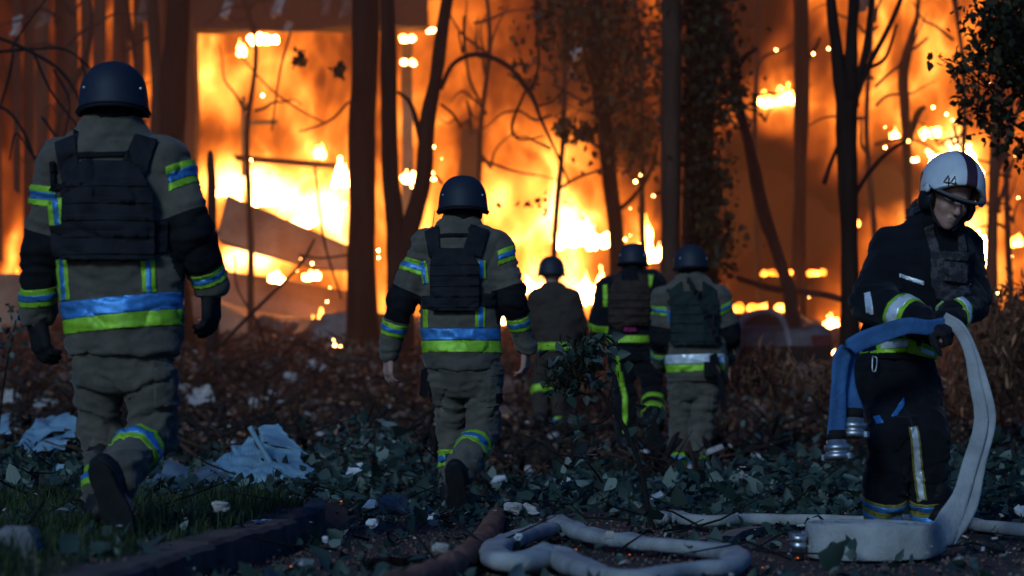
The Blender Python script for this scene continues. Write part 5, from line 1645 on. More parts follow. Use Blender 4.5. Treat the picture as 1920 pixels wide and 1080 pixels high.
    for q, ts in (('l', (.80, .93)), ('r', (.80, .93))):
        for t in ts:
            band(p, VT, QT, NT, J['k' + q], J['a' + q], t, .050, .16, M['lime_dull'], .004, 'reflective_band', (.0, 0, 0))
            band(p, VT, QT, NT, J['k' + q], J['a' + q], t, .022, .16, M['silver'], .006, 'silver_strip', (.0, 0, 0))
    def pn(nm, pts, off, mn, trs=False):
        pl = poly_planes([A(*q) for q in pts])
        vv, qq, nn = (VT, QT, NT) if trs else (V, Q, N)
        return patch(nm, vv, qq, pl, facing_cam, off, off + .004, M[mn], p, N=nn)
    pn('waist_band', [(1600, 640), (1690, 636), (1690, 662), (1600, 664)], .004, 'lime'); pn('waist_band', [(1691, 637), (1756, 656), (1756, 676), (1691, 663)], .004, 'lime')
    pn('silver_strip', [(1644, 641), (1692, 640), (1692, 652), (1644, 656)], .007, 'glint'); pn('silver_strip', [(1718, 652), (1746, 662), (1746, 670), (1718, 662)], .007, 'glint')
    pn('back_tape', [(1604, 555), (1614, 552), (1616, 596), (1606, 592)], .006, 'glint')
    pn('chest_tape', [(1675, 517), (1718, 532), (1718, 540), (1675, 524)], .006, 'glint')
    pn('leg_tape', [(1687, 800), (1705, 798), (1729, 936), (1713, 940)], .004, 'lime_dull', True); pn('silver_strip', [(1691, 801), (1702, 799), (1725, 935), (1716, 938)], .007, 'glint', True)
    pn('pocket_tape', [(1656, 778), (1684, 746), (1686, 758), (1668, 776)], .007, 'silver', True); pn('knee_tab', [(1625, 780), (1636, 778), (1638, 792), (1628, 794)], .007, 'silver', True)
    pn('harness_strap', [(1718, 436), (1733, 432), (1750, 482), (1732, 486)], .014, 'camo'); pn('harness_strap', [(1782, 440), (1796, 444), (1800, 482), (1784, 482)], .014, 'camo')
    pn('chest_rig', [(1730, 484), (1806, 482), (1802, 552), (1744, 566), (1732, 540)], .018, 'camo'); pn('pouch', [(1752, 478), (1802, 480), (1798, 536), (1756, 532)], .042, 'camo')
    pn('pouch_flap', [(1752, 478), (1802, 480), (1801, 496), (1753, 494)], .050, 'camo')
    pn('shoulder_tab', [(1664, 404), (1700, 392), (1716, 400), (1690, 412)], .010, 'camo')
    v, f = tube(spline([A(1602, 538, -.14), A(1612, 560, -.20), A(1640, 580, -.27), A(1676, 592, -.36), A(1690, 596, -.40)], 6), .0055, 6); mk('piping', v, f, M['red_piping'], p)
    v, f = tube(spline([A(1636, 668, -.14), A(1644, 672, -.15), A(1642, 694, -.15), A(1636, 694, -.15), A(1636, 668, -.14)], 5), .003, 6); mk('carabiner', v, f, M['alu'], p)
    return p, A
M['lime_dull'] = tape('dirty lime tape', (0.26, 0.24, 0.05), 0.1, 0.7)
carrier, AC = build_carrier()

# ------------------------------------------------------------------ hoses
def ribbon(name, parent, pts, m, th=.014, seed=0, k=8, puff=0.0, groove=.70):
    """flat hose: rows (x,y,z, width, wx,wy,wz) with w the direction across the hose"""
    P = spline(pts, k)
    C, W, B = P[:, :3], P[:, 3], P[:, 4:7]
    T = np.gradient(C, axis=0); T /= np.linalg.norm(T, axis=1)[:, None]
    B = B - T * (B * T).sum(1)[:, None]; B /= np.linalg.norm(B, axis=1)[:, None]
    Nn = np.cross(T, B)
    n = 22
    ang = np.linspace(0, 2 * np.pi, n, endpoint=False)
    ex = np.sign(np.cos(ang)) * np.abs(np.cos(ang)) ** .7
    ey = np.sin(ang) * (1 - groove * np.exp(-(np.cos(ang) / .28) ** 2))    # slightly pinched middle
    V = C[:, None] + B[:, None] * (ex[None, :, None] * W[:, None, None] / 2) + Nn[:, None] * (ey[None, :, None] * (th / 2 + puff * W[:, None, None]))
    V = V.reshape(-1, 3)
    V += np.repeat(Nn, n, axis=0) * (fbm(V, 5, seed, 3) * min(th, .02) * .35)[:, None] + np.repeat(B, n, axis=0) * (fbm(V, 4, seed + 3, 2) * min(th, .02) * .3)[:, None]
    m_ = len(C)
    Fs = [(i * n + j, i * n + (j + 1) % n, (i + 1) * n + (j + 1) % n, (i + 1) * n + j) for i in range(m_ - 1) for j in range(n)]
    Fs += [tuple(range(n))[::-1], tuple((m_ - 1) * n + j for j in range(n))]
    return mk(name, V, Fs, m, parent)

def coupling(parent, c, ax, r=.038, L=.07, name='coupling'):
    """hose coupling: tail, ring with lugs and open mouth"""
    ax = nrm(ax); c = np.asarray(c, float)
    prof = [(-.055, .72), (-.02, .74), (-.018, .9), (0, .92), (.002, 1.12), (.022, 1.15), (.024, 1.0), (.034, 1.0), (.036, 1.18), (.058, 1.18), (.060, .86), (.03, .80)]
    V, Fc = [], []
    u = nrm(np.cross(ax, (0, 1, .3))); w = np.cross(ax, u); n = 24
    for z, k in prof:
        for j in range(n):
            a = 2 * math.pi * j / n
            V.append(c + ax * z * (L / .07) + (u * math.cos(a) + w * math.sin(a)) * r * k)
    for i in range(len(prof) - 1):
        Fc += [(i * n + j, i * n + (j + 1) % n, (i + 1) * n + (j + 1) % n, (i + 1) * n + j) for j in range(n)]
    Fc.append(tuple((len(prof) - 1) * n + j for j in range(n)))
    o = mk(name, V, Fc, M['alu'], parent); sub(o, parent)
    for j in range(2):
        a = math.pi * j + .6
        d = u * math.cos(a) + w * math.sin(a)
        R = np.stack([d, np.cross(ax, d), ax], 1)
        v, f = box(c + ax * .048 + d * r * 1.22, (.018, .022, .022), R); mk('lug', v, f, M['alu'], o, smooth=False)
    v, f = tube([c - ax * .058, c - ax * .018], r * .80, 16); mk('binding', v, f, M['rubber'], o)
    return o

hz_ = thing('fire_hose', 'flat hose held by the stooping carrier, rising from a coiled roll at his feet', 'hose', at(1640, 1050, 9.05) * (1, 1, 0))
c = at(1636, 0, 9.10); c[2] = .075
pts = []
T0 = math.radians(-24)
for i in range(0, 6 * 18 + 1):
    a = i / 18 * 2 * math.pi
    r = .060 + .0300 * (a / (2 * math.pi))
    pts.append((c[0] + r * 1.10 * math.cos(a + T0), c[1] + r * math.sin(a + T0), c[2] + .003 * math.sin(a * 1.7), .128, 0, .03, 1))
pts = pts[:-1]
last = pts[-1]
up = []
for (px, py, dy, w, wx_, wy_, wz_) in [(1772, 992, -1.06, .124, -.35, .2, 1), (1800, 935, -.94, .105, -.75, .1, .6), (1820, 868, -.86, .094, -1, .1, .25), (1841, 786, -.74, .084, -1, .2, .05),
                                       (1829, 712, -.64, .072, -1, .35, -.1), (1815, 655, -.56, .062, -1, .4, -.35), (1795, 618, -.48, .062, -.8, .4, -.6), (1768, 602, -.44, .060, -.3, .2, -.9)]:
    up.append((*AC(px, py, dy), w, wx_, wy_, wz_))
ua = [(*q[:3], q[3] * (.66 if i > 0 else 1.0), *q[4:]) for i, q in enumerate(up)]
ub = []
for i, q in enumerate(up):
    k = [0.9, 1.0, .95, 1.05, .9, 1, 1, 1][i] if i < 8 else 1
    w_ = nrm(q[4:7]); off = -w_ * q[3] * .46 * k
    ub.append((q[0] + off[0] + .004 * math.sin(i * 2.1), q[1] + .016 + off[1] * .2, q[2] + off[2], q[3] * .50, *q[4:]))
ribbon('hose_roll', hz_, pts + ua, M['hose'], .014, 5, 3, groove=.2)
ribbon('hose_length', hz_, ub, M['hose'], .015, 6, 8, groove=.25)
lf = []
for (px, py, dy, w, v) in [(1772, 606, -.44, .050, (0, .3, 1)), (1740, 614, -.49, .062, (0, .2, 1)), (1700, 610, -.53, .070, (0.2, .2, 1)), (1650, 626, -.55, .075, (.3, .2, 1)), (1607, 644, -.56, .074, (.6, .1, .8)), (1580, 668, -.56, .075, (1, .1, .5)), (1572, 720, -.55, .066, (1, .2, .1)), (1569, 780, -.54, .074, (1, .2, 0)), (1568, 816, -.54, .080, (1, .2, 0))]:
    lf.append((*AC(px, py, dy), w, *v))
ribbon('hose_length', hz_, lf, M['hose_blue'], .016, 7, 8)
lf = []
for (px, py, dy, w, v) in [(1640, 640, -.50, .070, (.3, .2, 1)), (1606, 648, -.50, .070, (.7, .1, .7)), (1590, 680, -.50, .064, (1, .2, .2)), (1592, 725, -.50, .062, (1, .3, 0)), (1601, 765, -.49, .080, (1, .2, .1)), (1602, 776, -.49, .084, (1, .2, .1))]:
    lf.append((*AC(px, py, dy), w, *v))
ribbon('hose_length', hz_, lf, M['hose_blue'], .016, 8, 8)
coupling(hz_, AC(1569, 834, -.54), (.03, -.10, -1), .046); coupling(hz_, AC(1601, 793, -.49), (-.05, -.12, -1), .046)

def ground_hose(label, pts, w0, seed, m='hose', puff=.10):
    """pts px,py,width px: a slack hose lying on the ground"""
    P = []
    for px, py, w in pts:
        g = on_ground(px, py, .055)
        P.append((*g, w * g[1] / F))
    P = np.array(P)
    rows = []
    for i, r in enumerate(P):
        t = P[min(i + 1, len(P) - 1), :3] - P[max(i - 1, 0), :3]
        b = np.cross(nrm(t), (0, 0, 1)) + np.array((0, 0, r_.normal(0, .06)))
        rows.append((r[0], r[1], r[2], r[3], *b))
    t = thing('fire_hose', label, 'hose', P[0, :3])
    ribbon('hose_length', t, rows, M[m], w0, seed, 7, puff, groove=.16)
    return t
gh = ground_hose('slack grey hose folded in a loop on the ground at bottom centre', [(1040, 976, 40), (1066, 988, 44), (1100, 1003, 46), (1170, 1014, 44), (1250, 1022, 44), (1330, 1030, 50), (1372, 1040, 54), (1380, 1056, 52), (1350, 1068, 50), (1280, 1074, 52), (1200, 1084, 54), (1130, 1080, 56), (1080, 1060, 60), (1040, 1046, 66), (990, 1054, 70), (945, 1054, 66), (925, 1036, 56), (950, 1018, 50), (990, 1004, 48), (1030, 992, 46)], .022, 3, puff=.22)
ground_hose('pale hose stretched along the ground behind the boots of the hose carrier', [(1236, 972, 26), (1262, 968, 32), (1290, 974, 28), (1340, 976, 26), (1400, 974, 26), (1470, 974, 25), (1540, 976, 25), (1620, 978, 25), (1700, 976, 26), (1760, 974, 26), (1830, 984, 28), (1900, 992, 30), (2000, 1002, 32)], .012, 11, puff=.36)
cp = thing('hose_coupling', 'small shiny hose coupling standing left of the coiled hose roll', 'coupling', on_ground(1497, 1052))
coupling(cp, np.array(cp.location) + (0, 0, .05), (0, -.2, 1), .026, .06, 'coupling_body')

# ------------------------------------------------------------------ log, standing branch, planks
def lay(pts, k=6, dz=0.0):
    P = []
    for px, py, w in pts:
        g = on_ground(px, py, w * .5 * 9 / F)
        P.append((g[0], g[1], g[2] + dz, w / 2 * g[1] / F))
    return spline(P, k)
lg = thing('fallen_branch', 'thick reddish brown branch lying on the ground at bottom centre', 'branch', on_ground(880, 1040))
P = lay([(1010, 905, 14), (972, 930, 20), (940, 950, 26), (925, 985, 40), (912, 1008, 46), (880, 1040, 48), (830, 1068, 52), (770, 1094, 58), (680, 1122, 62)], 8)
V, Fc = tube(P[:, :3], P[:, 3], 16, .16, 9); mk('branch_stem', V, Fc, M['log'], lg)
P = lay([(948, 948, 16), (985, 935, 14), (1020, 920, 8)], 6, .03); V, Fc = tube(P[:, :3], P[:, 3], 8, .1, 10); mk('side_shoot', V, Fc, M['log'], lg)
cb = thing('cable', 'thin blue cable lying across the far end of the reddish branch', 'cable', on_ground(990, 915))
P = lay([(930, 935, 4), (965, 918, 4), (1000, 908, 4), (1040, 916, 4)], 6, .08); V, Fc = tube(P[:, :3], .006, 6); mk('cable_length', V, Fc, M['cable'], cb)

sb_D = 11.3
sb = thing('broken_branch', 'thin dark leafy branch stuck upright in the litter at the centre right', 'branch', on_ground(1222, 985))
stem(sb, 'branch_stem', [(1226, 1000, 12), (1216, 960, 11), (1206, 900, 10), (1192, 850, 9), (1172, 805, 9), (1150, 770, 8), (1120, 728, 6), (1088, 712, 5), (1060, 700, 4)], sb_D, M['twig'], .1, 8, 5)
for i, b in enumerate([[(1150, 772, 5), (1130, 790, 5), (1095, 800, 4), (1050, 815, 3)], [(1120, 728, 4), (1105, 690, 3), (1095, 650, 3), (1080, 640, 2)], [(1088, 712, 4), (1060, 690, 3), (1040, 680, 2)], [(1172, 805, 4), (1200, 790, 3), (1220, 760, 2)], [(1140, 752, 4), (1150, 710, 3), (1140, 680, 2)]]):
    stem(sb, 'twig', b, sb_D, M['twig'], .1, 6, 8 + i)
P = blob_pts(170, [(1080, 690, 60, 50, 1), (1110, 660, 50, 30), (1135, 655, 60, 30, .6), (1060, 730, 30, 40, .5), (1210, 790, 34, 30, .8), (1080, 810, 40, 20, .6), (1128, 720, 30, 40, .5)], sb_D, .12)
scatter_leaves('foliage', P, r_.uniform(.035, .075, len(P)), M['leaf'], sb, .4, 8, .15)
P = blob_pts(420, [(1095, 670, 40, 40, 1), (1060, 700, 40, 34)], sb_D, .1)
scatter_leaves('needle_sprigs', P, r_.uniform(.03, .07, len(P)), M['leaf_tree'], sb, .1, 9, .0, aspect=.16)['kind'] = 'stuff'

def plank(label, a, b, wpx, th, m='wood', name='plank', cat='plank', group='pale planks among the leaves', lift=.03, seed=0):
    A_, B_ = on_ground(*a, lift), on_ground(*b, lift)
    L = np.linalg.norm(B_ - A_); u = nrm(B_ - A_); sd = nrm(np.cross(u, (0, 0, 1))); up = np.cross(sd, u)
    w = wpx * A_[1] / F
    r = np.random.default_rng(seed)
    t = thing(name, label, cat, A_, group)
    V, Fc = [], []
    n = 9
    for i in range(n):
        f = i / (n - 1)
        c = A_ + u * L * f + up * r.normal(0, th * .15)
        k = 1 if 0 < i < n - 1 else .85
        for sx, sz in ((-1, -1), (1, -1), (1, 1), (-1, 1)):
            V.append(c + sd * sx * w / 2 * k * r.uniform(.92, 1.05) + up * sz * th / 2 + (u * r.normal(0, .02) if k < 1 else 0))
    Fc = [(i * 4 + j, i * 4 + (j + 1) % 4, (i + 1) * 4 + (j + 1) % 4, (i + 1) * 4 + j) for i in range(n - 1) for j in range(4)] + [(3, 2, 1, 0), tuple(4 * (n - 1) + j for j in range(4))]
    mk('board', V, Fc, M[m], t, smooth=False)
plank('grey weathered plank between the looped hose and the boots of the hose carrier', (1296, 1022), (1420, 994), 34, .035, seed=1)
plank('pale splintered plank lying before the boots of the rightmost back view person', (1285, 920), (1372, 898), 16, .05, 'paper', seed=2)
plank('thin pale lath lying right of the standing branch', (1338, 952), (1400, 950), 8, .015, seed=3)
plank('thin pale lath on the kerb edge at bottom left', (476, 978), (516, 976), 9, .01, 'paper', seed=4)
plank('short tilted board left of the blue torn sheet', (380, 760), (340, 722), 30, .03, 'plaster', seed=5)
plank('dark narrow board lying at the bottom left of the reddish branch', (690, 1058), (800, 1050), 14, .03, 'bark', seed=6)
plank('pale strip of board standing behind the second person, beneath the farthest one', (1040, 862), (1052, 850), 18, .02, 'paper', seed=7)

# ------------------------------------------------------------------ torn sheets
def sheet(parent, name, P3, m, amp=.02, seed=0, n=22, th=.003, scale=5):
    """crumpled quad from four world corners"""
    P3 = [np.asarray(q, float) for q in P3]
    r = np.random.default_rng(seed)
    U, W = np.meshgrid(np.linspace(0, 1, n), np.linspace(0, 1, n), indexing='ij')
    U1, W1 = U.ravel()[:, None], W.ravel()[:, None]
    P = P3[0] * (1 - U1) * (1 - W1) + P3[1] * U1 * (1 - W1) + P3[2] * U1 * W1 + P3[3] * (1 - U1) * W1
    nn = nrm(np.cross(P3[1] - P3[0], P3[3] - P3[0]))
    rg = 1 - np.abs(vnoise(P, scale, seed)) * 2
    P = P + nn * ((rg * amp) + fbm(P, scale * 2, seed + 9, 2) * amp * .5)[:, None]
    e = np.minimum(np.minimum(U, 1 - U), np.minimum(W, 1 - W)).ravel()
    P += np.stack([fbm(P, 12, seed + k, 2) for k in range(3)], 1) * (0.022 * np.exp(-e * 9))[:, None]
    I = np.arange(n * n).reshape(n, n)
    Q = np.stack([I[:-1, :-1].ravel(), I[1:, :-1].ravel(), I[1:, 1:].ravel(), I[:-1, 1:].ravel()], 1)
    hole = vnoise(P[Q].mean(1), 9, seed + 77)
    eq = e[Q].min(1)
    Q = Q[~((hole > .62) & (eq < .25))]
    P2 = P - nn * th
    V = np.concatenate([P, P2]); Qa = np.concatenate([Q, Q[:, ::-1] + len(P)])
    ed = {}
    for q in Q:
        for a, b in ((q[0], q[1]), (q[1], q[2]), (q[2], q[3]), (q[3], q[0])):
            k = (min(a, b), max(a, b)); ed[k] = None if k in ed else (a, b)
    sd = [(a, a + len(P), b + len(P), b) for v in ed.values() if v for a, b in (v,)]
    Fs = [tuple(q) for q in Qa] + sd
    return mk(name, V, Fs, M[m], parent, smooth=False)
T = lambda px, py, D: at(px, py, D)
ts = thing('torn_sheet', 'large crumpled blue grey plastic sheet draped over a stick, left centre', 'sheet', T(490, 905, 14.6))
sheet(ts, 'sheet_panel', [T(484, 800, 14.9), T(520, 793, 14.9), T(572, 850, 14.5), T(494, 826, 14.5)], 'sheet', .012, 1, 16, scale=3)
sheet(ts, 'sheet_panel', [T(482, 818, 14.6), T(560, 846, 14.5), T(592, 900, 14.2), T(505, 885, 14.1)], 'sheet', .022, 2, scale=6)
sheet(ts, 'sheet_panel', [T(396, 862, 14.4), T(470, 815, 14.9), T(512, 880, 14.3), T(424, 905, 14.1)], 'sheet', .035, 3, scale=6)
sheet(ts, 'sheet_panel', [T(420, 880, 14.1), T(520, 872, 14.1), T(540, 912, 13.8), T(440, 916, 13.8)], 'sheet', .030, 4, scale=8)
stem(ts, 'stick', [(468, 800, 10), (492, 842, 11), (515, 880, 11), (532, 905, 10)], 14.25, M['sheet'], .12, 8, 4)
t2 = thing('torn_sheet', 'dark blue crumpled sheet on the grass right of the first person boots', 'sheet', T(330, 910, 13.6))
sheet(t2, 'sheet_panel', [T(288, 892, 13.4), T(318, 860, 13.8), T(370, 880, 13.8), T(352, 925, 13.2)], 'sheet_dark', .03, 5)
sheet(t2, 'sheet_panel', [T(345, 875, 13.8), T(400, 862, 14.0), T(420, 895, 13.6), T(360, 915, 13.3)], 'sheet_dark', .03, 6)
t3 = thing('torn_sheet', 'grey blue crumpled sheet on the ground left of the first person legs', 'sheet', T(90, 835, 16.5))
sheet(t3, 'sheet_panel', [T(30, 832, 16.2), T(80, 782, 16.8), T(130, 768, 17.0), T(148, 800, 16.4)], 'sheet', .03, 7)
sheet(t3, 'sheet_panel', [T(34, 836, 16.1), T(140, 800, 16.4), T(120, 842, 16.0), T(60, 846, 16.0)], 'sheet', .03, 8)
t4 = thing('torn_sheet', 'small pale crumpled sheet cut off by the left edge', 'sheet', T(0, 810, 16.8))
sheet(t4, 'sheet_panel', [T(-30, 812, 16.6), T(-20, 772, 17.0), T(16, 772, 17.0), T(18, 806, 16.6)], 'sheet', .03, 9)

def P2(x, D): return np.stack([x, D, 0 * x], 1)
def pile(x, D):
    px = 960 + x / D * F
    h = .03 + .16 * sstep((D - 11.2) / 2.5) * (.4 + .6 * np.clip(fbm(P2(x, D), .8, 9, 2) + .5, 0, 1.4))
    h += .34 * np.exp(-((px - 700) / 110) ** 2 - ((D - 16) / 2.0) ** 2)
    h += .22 * np.exp(-((px - 1130) / 120) ** 2 - ((D - 13) / 1.6) ** 2) + .30 * np.exp(-((px - 1860) / 130) ** 2 - ((D - 14.5) / 2.2) ** 2) + .22 * np.exp(-((px - 1480) / 120) ** 2 - ((D - 15) / 2.0) ** 2)
    h = h * (1 - .55 * np.exp(-((px - 1180) / 230) ** 2) * sstep((D - 13.5) / 1.5))
    return h
# ------------------------------------------------------------------ loose pieces
def chunk(label, px, py, w, h, m, kind='chunk', cat='rubble', seed=0, group='loose rubble pieces among the leaves', lift=None, D=None):
    g = on_ground(px, py + h * .45, .08) if D is None else at(px, py + h * .45, D)
    s = g[1] / F
    c = g + np.array((0, 0, h * .45 * s))
    if D is None:      # lies on top of the litter
        D = g[1] - .9 * float(pile(np.array([g[0]]), np.array([g[1]]))[0]) * 4
        c = at(px, py, max(D, 7.5)); s = c[1] / F
    r = np.random.default_rng(seed + 300)
    if kind == 'chunk':
        V, Fc = rock_mesh(c, (w * s / 2, w * s * .35, h * s / 2), seed, rot(r.uniform(-20, 20), r.uniform(-15, 15), 0), amp=.35)
        me = mk('debris_chunk', V, Fc, M[m], None, smooth=False, origin=c)
    else:
        a = r.uniform(-.5, .5)
        W, Hh = w * s / 2, h * s / 2
        k = r.uniform(.6, 1.2, 4)
        cs = [c + np.array((-W * k[0], -W * .3, -Hh)), c + np.array((W * k[1], -W * .3, -Hh * .6)), c + np.array((W * .7 * k[2], W * .4, Hh)), c + np.array((-W * .5 * k[3], W * .4, Hh * .8))]
        t = thing('debris_scrap', label, cat, c, group)
        sheet(t, 'scrap', cs, m, .25 * min(W, Hh), seed + 20, 10, .004, scale=1.2 / max(W, .02))
        return t
    return set_props(me, label, cat, group)
CH = [
    ('pink tinged scrap just right of the first person knees', 356, 808, 40, 24, 'plaster', 'sheet'), ('pale triangular chip on the grass above the kerb', 414, 950, 34, 20, 'plaster', 'chunk'),
    ('brown curled scrap at the far end of the kerb', 588, 950, 40, 16, 'wood', 'sheet'), ('pale plaster scrap right of the large torn sheet', 664, 880, 50, 18, 'paper', 'sheet'),
    ('small pale scrap beside the dark rounded stone', 694, 944, 30, 18, 'paper', 'sheet'), ('white crumpled paper left of the second person boots', 806, 972, 38, 24, 'paper', 'sheet'),
    ('small white bit below the dark rounded stone', 698, 982, 22, 14, 'paper', 'chunk'), ('pale square tile left of the reddish branch', 826, 1028, 34, 18, 'plaster', 'chunk'),
    ('pinkish torn scrap behind the far end of the reddish branch', 986, 884, 30, 20, 'plaster', 'sheet'), ('orange lit scrap right of the pinkish torn scrap', 1026, 896, 26, 16, 'brick_dust', 'chunk'),
    ('small white scrap right of the second person boots', 932, 898, 24, 16, 'paper', 'sheet'), ('white scrap near the farthest end of the blue cable', 1064, 900, 34, 14, 'paper', 'sheet'),
    ('pale scrap by the standing branch', 1092, 886, 34, 12, 'plaster', 'sheet'), ('greyish slab on the ground right of the reddish branch', 962, 952, 34, 20, 'plaster', 'chunk'),
    ('flat grey piece beside the greyish slab', 990, 954, 40, 14, 'plaster', 'sheet'), ('white speck of plaster beside the looped hose', 972, 1006, 16, 12, 'paper', 'chunk'),
    ('pale pink board behind the first person, left of the large torn sheet', 372, 742, 60, 40, 'plaster', 'sheet'), ('pinkish scrap at the far left below the first person glove', 74, 756, 50, 20, 'plaster', 'sheet'),
    ('whitish scrap left of the first person knees', 18, 742, 40, 26, 'plaster', 'sheet'), ('pale scrap at the foot of the grass at the left', 112, 880, 30, 20, 'sheet', 'sheet'),
    ('white bit on the grass at the far left', 14, 888, 12, 8, 'paper', 'chunk'), ('big pinkish lump of rubble left of the hanging couplings', 1512, 708, 66, 56, 'brick_dust', 'chunk'),
    ('round pale stone left of the big pinkish lump', 1470, 716, 26, 26, 'plaster', 'chunk'), ('small white piece at the right edge beside the hose', 1912, 958, 22, 18, 'paper', 'chunk'),
    ('pale scrap left of the pale hose end', 1236, 930, 30, 14, 'paper', 'sheet'), ('white scrap right of the pale splintered plank', 1392, 888, 26, 22, 'plaster', 'chunk'),
    ('pale stone on the dark litter left of the second person', 764, 858, 26, 10, 'paper', 'chunk'), ('small pale chip below the sheet', 590, 870, 14, 10, 'paper', 'chunk'),
    ('orange lit chip beyond the large torn sheet', 545, 706, 26, 14, 'plaster', 'chunk'), ('white chip beyond the large torn sheet', 476, 758, 18, 22, 'plaster', 'chunk'),
    ('pale round chunk in front of the grey broken block', 588, 686, 26, 22, 'plaster', 'chunk'), ('pink scrap right of the slab of grey block', 660, 690, 30, 14, 'brick_dust', 'sheet'),
    ('pale chip before the thick dark trunk', 700, 734, 20, 14, 'brick_dust', 'chunk'), ('pinkish piece between second and farthest persons', 960, 776, 60, 26, 'brick_dust', 'chunk'),
    ('pale upright shard between second and farthest persons', 950, 730, 30, 34, 'brick_dust', 'chunk'), ('orange scrap behind the rightmost back view person', 1420, 770, 40, 24, 'brick_dust', 'sheet'),
    ('white chip in the dark dirt left of the reddish branch', 610, 1012, 12, 12, 'paper', 'chunk'), ('pale scrap below the standing branch', 1140, 1000, 24, 10, 'plaster', 'sheet'),
]
for i, (lab, px, py, w, h, m, k) in enumerate(CH): chunk(lab, px, py, w, h, m, k, 'rubble' if k == 'chunk' else 'scrap', i)
chunk('dark rounded stone left of the second person boots', 738, 948, 60, 34, 'stone', 'chunk', 'stone', 91, None)
chunk('rough grey stone in the bottom left corner', 30, 1020, 90, 62, 'stone', 'chunk', 'stone', 92, None)
chunk('large black lump of charred debris behind the second person leg', 1012, 855, 60, 60, 'char', 'chunk', 'debris', 93, None)

# countless small bits
def bits(name, label, n, D0, D1, smin, smax, m, seed, lift=.02, aspect=.4, xr=.24, long=1.0):
    r = np.random.default_rng(seed)
    D = np.sqrt(r.uniform(D0 ** 2, D1 ** 2, n)); x = r.uniform(-xr, xr, n) * D
    z = G(x, D) + r.uniform(0, lift, n)
    c = np.stack([x, D, z], 1)
    s = r.uniform(smin, smax, n) * r.uniform(.3, 1, n)
    base = np.array([(-1, -1, -1), (1, -1, -1), (1, 1, -1), (-1, 1, -1), (-.8, -.9, 1), (.9, -.7, 1), (.7, .9, 1), (-.9, .7, 1)], float) * (1, .7, aspect)
    q = np.array([(3, 2, 1, 0), (4, 5, 6, 7), (0, 1, 5, 4), (1, 2, 6, 5), (2, 3, 7, 6), (3, 0, 4, 7)])
    V = base[None] * (1 + r.normal(0, .22, (n, 8, 3))) * np.array((long, 1, 1))
    a = r.uniform(0, 6.28, n); b = r.normal(0, .5, n)
    ca, sa, cb_, sb_ = np.cos(a)[:, None], np.sin(a)[:, None], np.cos(b)[:, None], np.sin(b)[:, None]
    X, Y, Z = V[..., 0], V[..., 1], V[..., 2]
    X, Z = X * cb_ + Z * sb_, -X * sb_ + Z * cb_
    X, Y = X * ca - Y * sa, X * sa + Y * ca
    V = np.stack([X, Y, Z], -1) * s[:, None, None] + c[:, None]
    Q = (q[None] + np.arange(n)[:, None, None] * 8).reshape(-1, 4)
    o = obj(name, mesh_data(name, V.reshape(-1, 3), Q, M[m], False))
    return set_props(o, label, name.replace('_', ' '), kind='stuff')
bits('rubble', 'small pale plaster crumbs spread through the leaves', 420, 7, 19, .004, .022, 'plaster', 1, .10, .25)
bits('gravel', 'dark gravel and brick grit on the bare dirt', 9000, 6.5, 13, .003, .012, 'brick_dust', 2, .01, .7)
bits('brick_rubble', 'brown pink rubble heaped before the fire', 6000, 18, 36, .012, .07, 'brick_dust', 3, .25, .5)
bits('burnt_debris', 'dark charred splinters heaped before the fire', 9000, 17, 36, .008, .035, 'char', 4, .32, .5, long=7)
bits('splinters', 'brown wood splinters strewn over the slope', 7000, 15, 34, .006, .022, 'bark_red', 14, .26, .5, long=8)

# ------------------------------------------------------------------ leaves, twigs and grass
def litter(n, D0, D1, seed, maskf=None, pile=None, xr=.245):
    r = np.random.default_rng(seed)
    D = np.sqrt(r.uniform(D0 ** 2, D1 ** 2, n)); x = r.uniform(-xr, xr, n) * D
    if maskf is not None:
        k = r.random(n) < maskf(x, D); x, D = x[k], D[k]
    h = pile(x, D) if pile is not None else .03
    z = G(x, D) + r.random(len(x)) ** 1.3 * h + .004
    return np.stack([x, D, z], 1)
def near_mask(x, D):
    px = 960 + x / D * F
    m = np.clip(.42 + .9 * fbm(P2(x, D), 1.6, 5, 2), .06, 1)
    m *= 1 - .75 * sstep((D - 11.2) / -1.2) * (px > 1380)                  # bare dirt, bottom right
    m *= 1 - .6 * np.exp(-((px - 800) / 130) ** 2) * sstep((11.6 - D) / 1.5)   # bare dirt, bottom middle
    m *= 1 - .85 * (px > 905) * (px < 1400) * (D < 11.2) * (D > 7.6)
    m *= 1 - .6 * (np.abs(px - 850) < 70) * (D < 9.5)
    m *= np.where(x < kerb_x(D) + .02, .55 * (D < 12.5) + .6 * (D >= 12.5), 1)
    return m
P = litter(15000, 6.8, 12.6, 1, near_mask, pile)
o = scatter_leaves('leaf_litter', P, np.clip(np.exp(r_.normal(-3.2, .45, len(P))), .018, .13), M['leaf'], None, .55, 11, .10); set_props(o, 'fallen green leaves strewn over the near ground', 'leaves', kind='stuff')
P = litter(34000, 12.2, 22, 2, lambda x, D: np.clip(.8 + .9 * fbm(P2(x, D), .9, 7, 2), .08, 1), pile)
o = scatter_leaves('leaf_litter', P, np.clip(np.exp(r_.normal(-2.85, .40, len(P))), .02, .14), M['leaf'], None, .42, 12, .10); set_props(o, 'heaped torn off branches and leaves in the middle distance', 'leaves', kind='stuff')
P = litter(30000, 18, 34, 3, None, lambda x, D: .22 + 0 * x)
o = scatter_leaves('dry_litter', P, r_.uniform(.03, .085, len(P)), M['leaf_dry'], None, .4, 13, .14); set_props(o, 'brown leaves and splinters on the slope before the fire', 'leaves', kind='stuff')
P = blob_pts(4200, [(1880, 660, 80, 90, 1), (1930, 600, 60, 60), (1830, 720, 50, 50), (1560, 700, 60, 30, .4), (1420, 700, 80, 40, .6)], 20, 1.0)
P = P[P[:, 2] > G(P[:, 0], P[:, 1])]
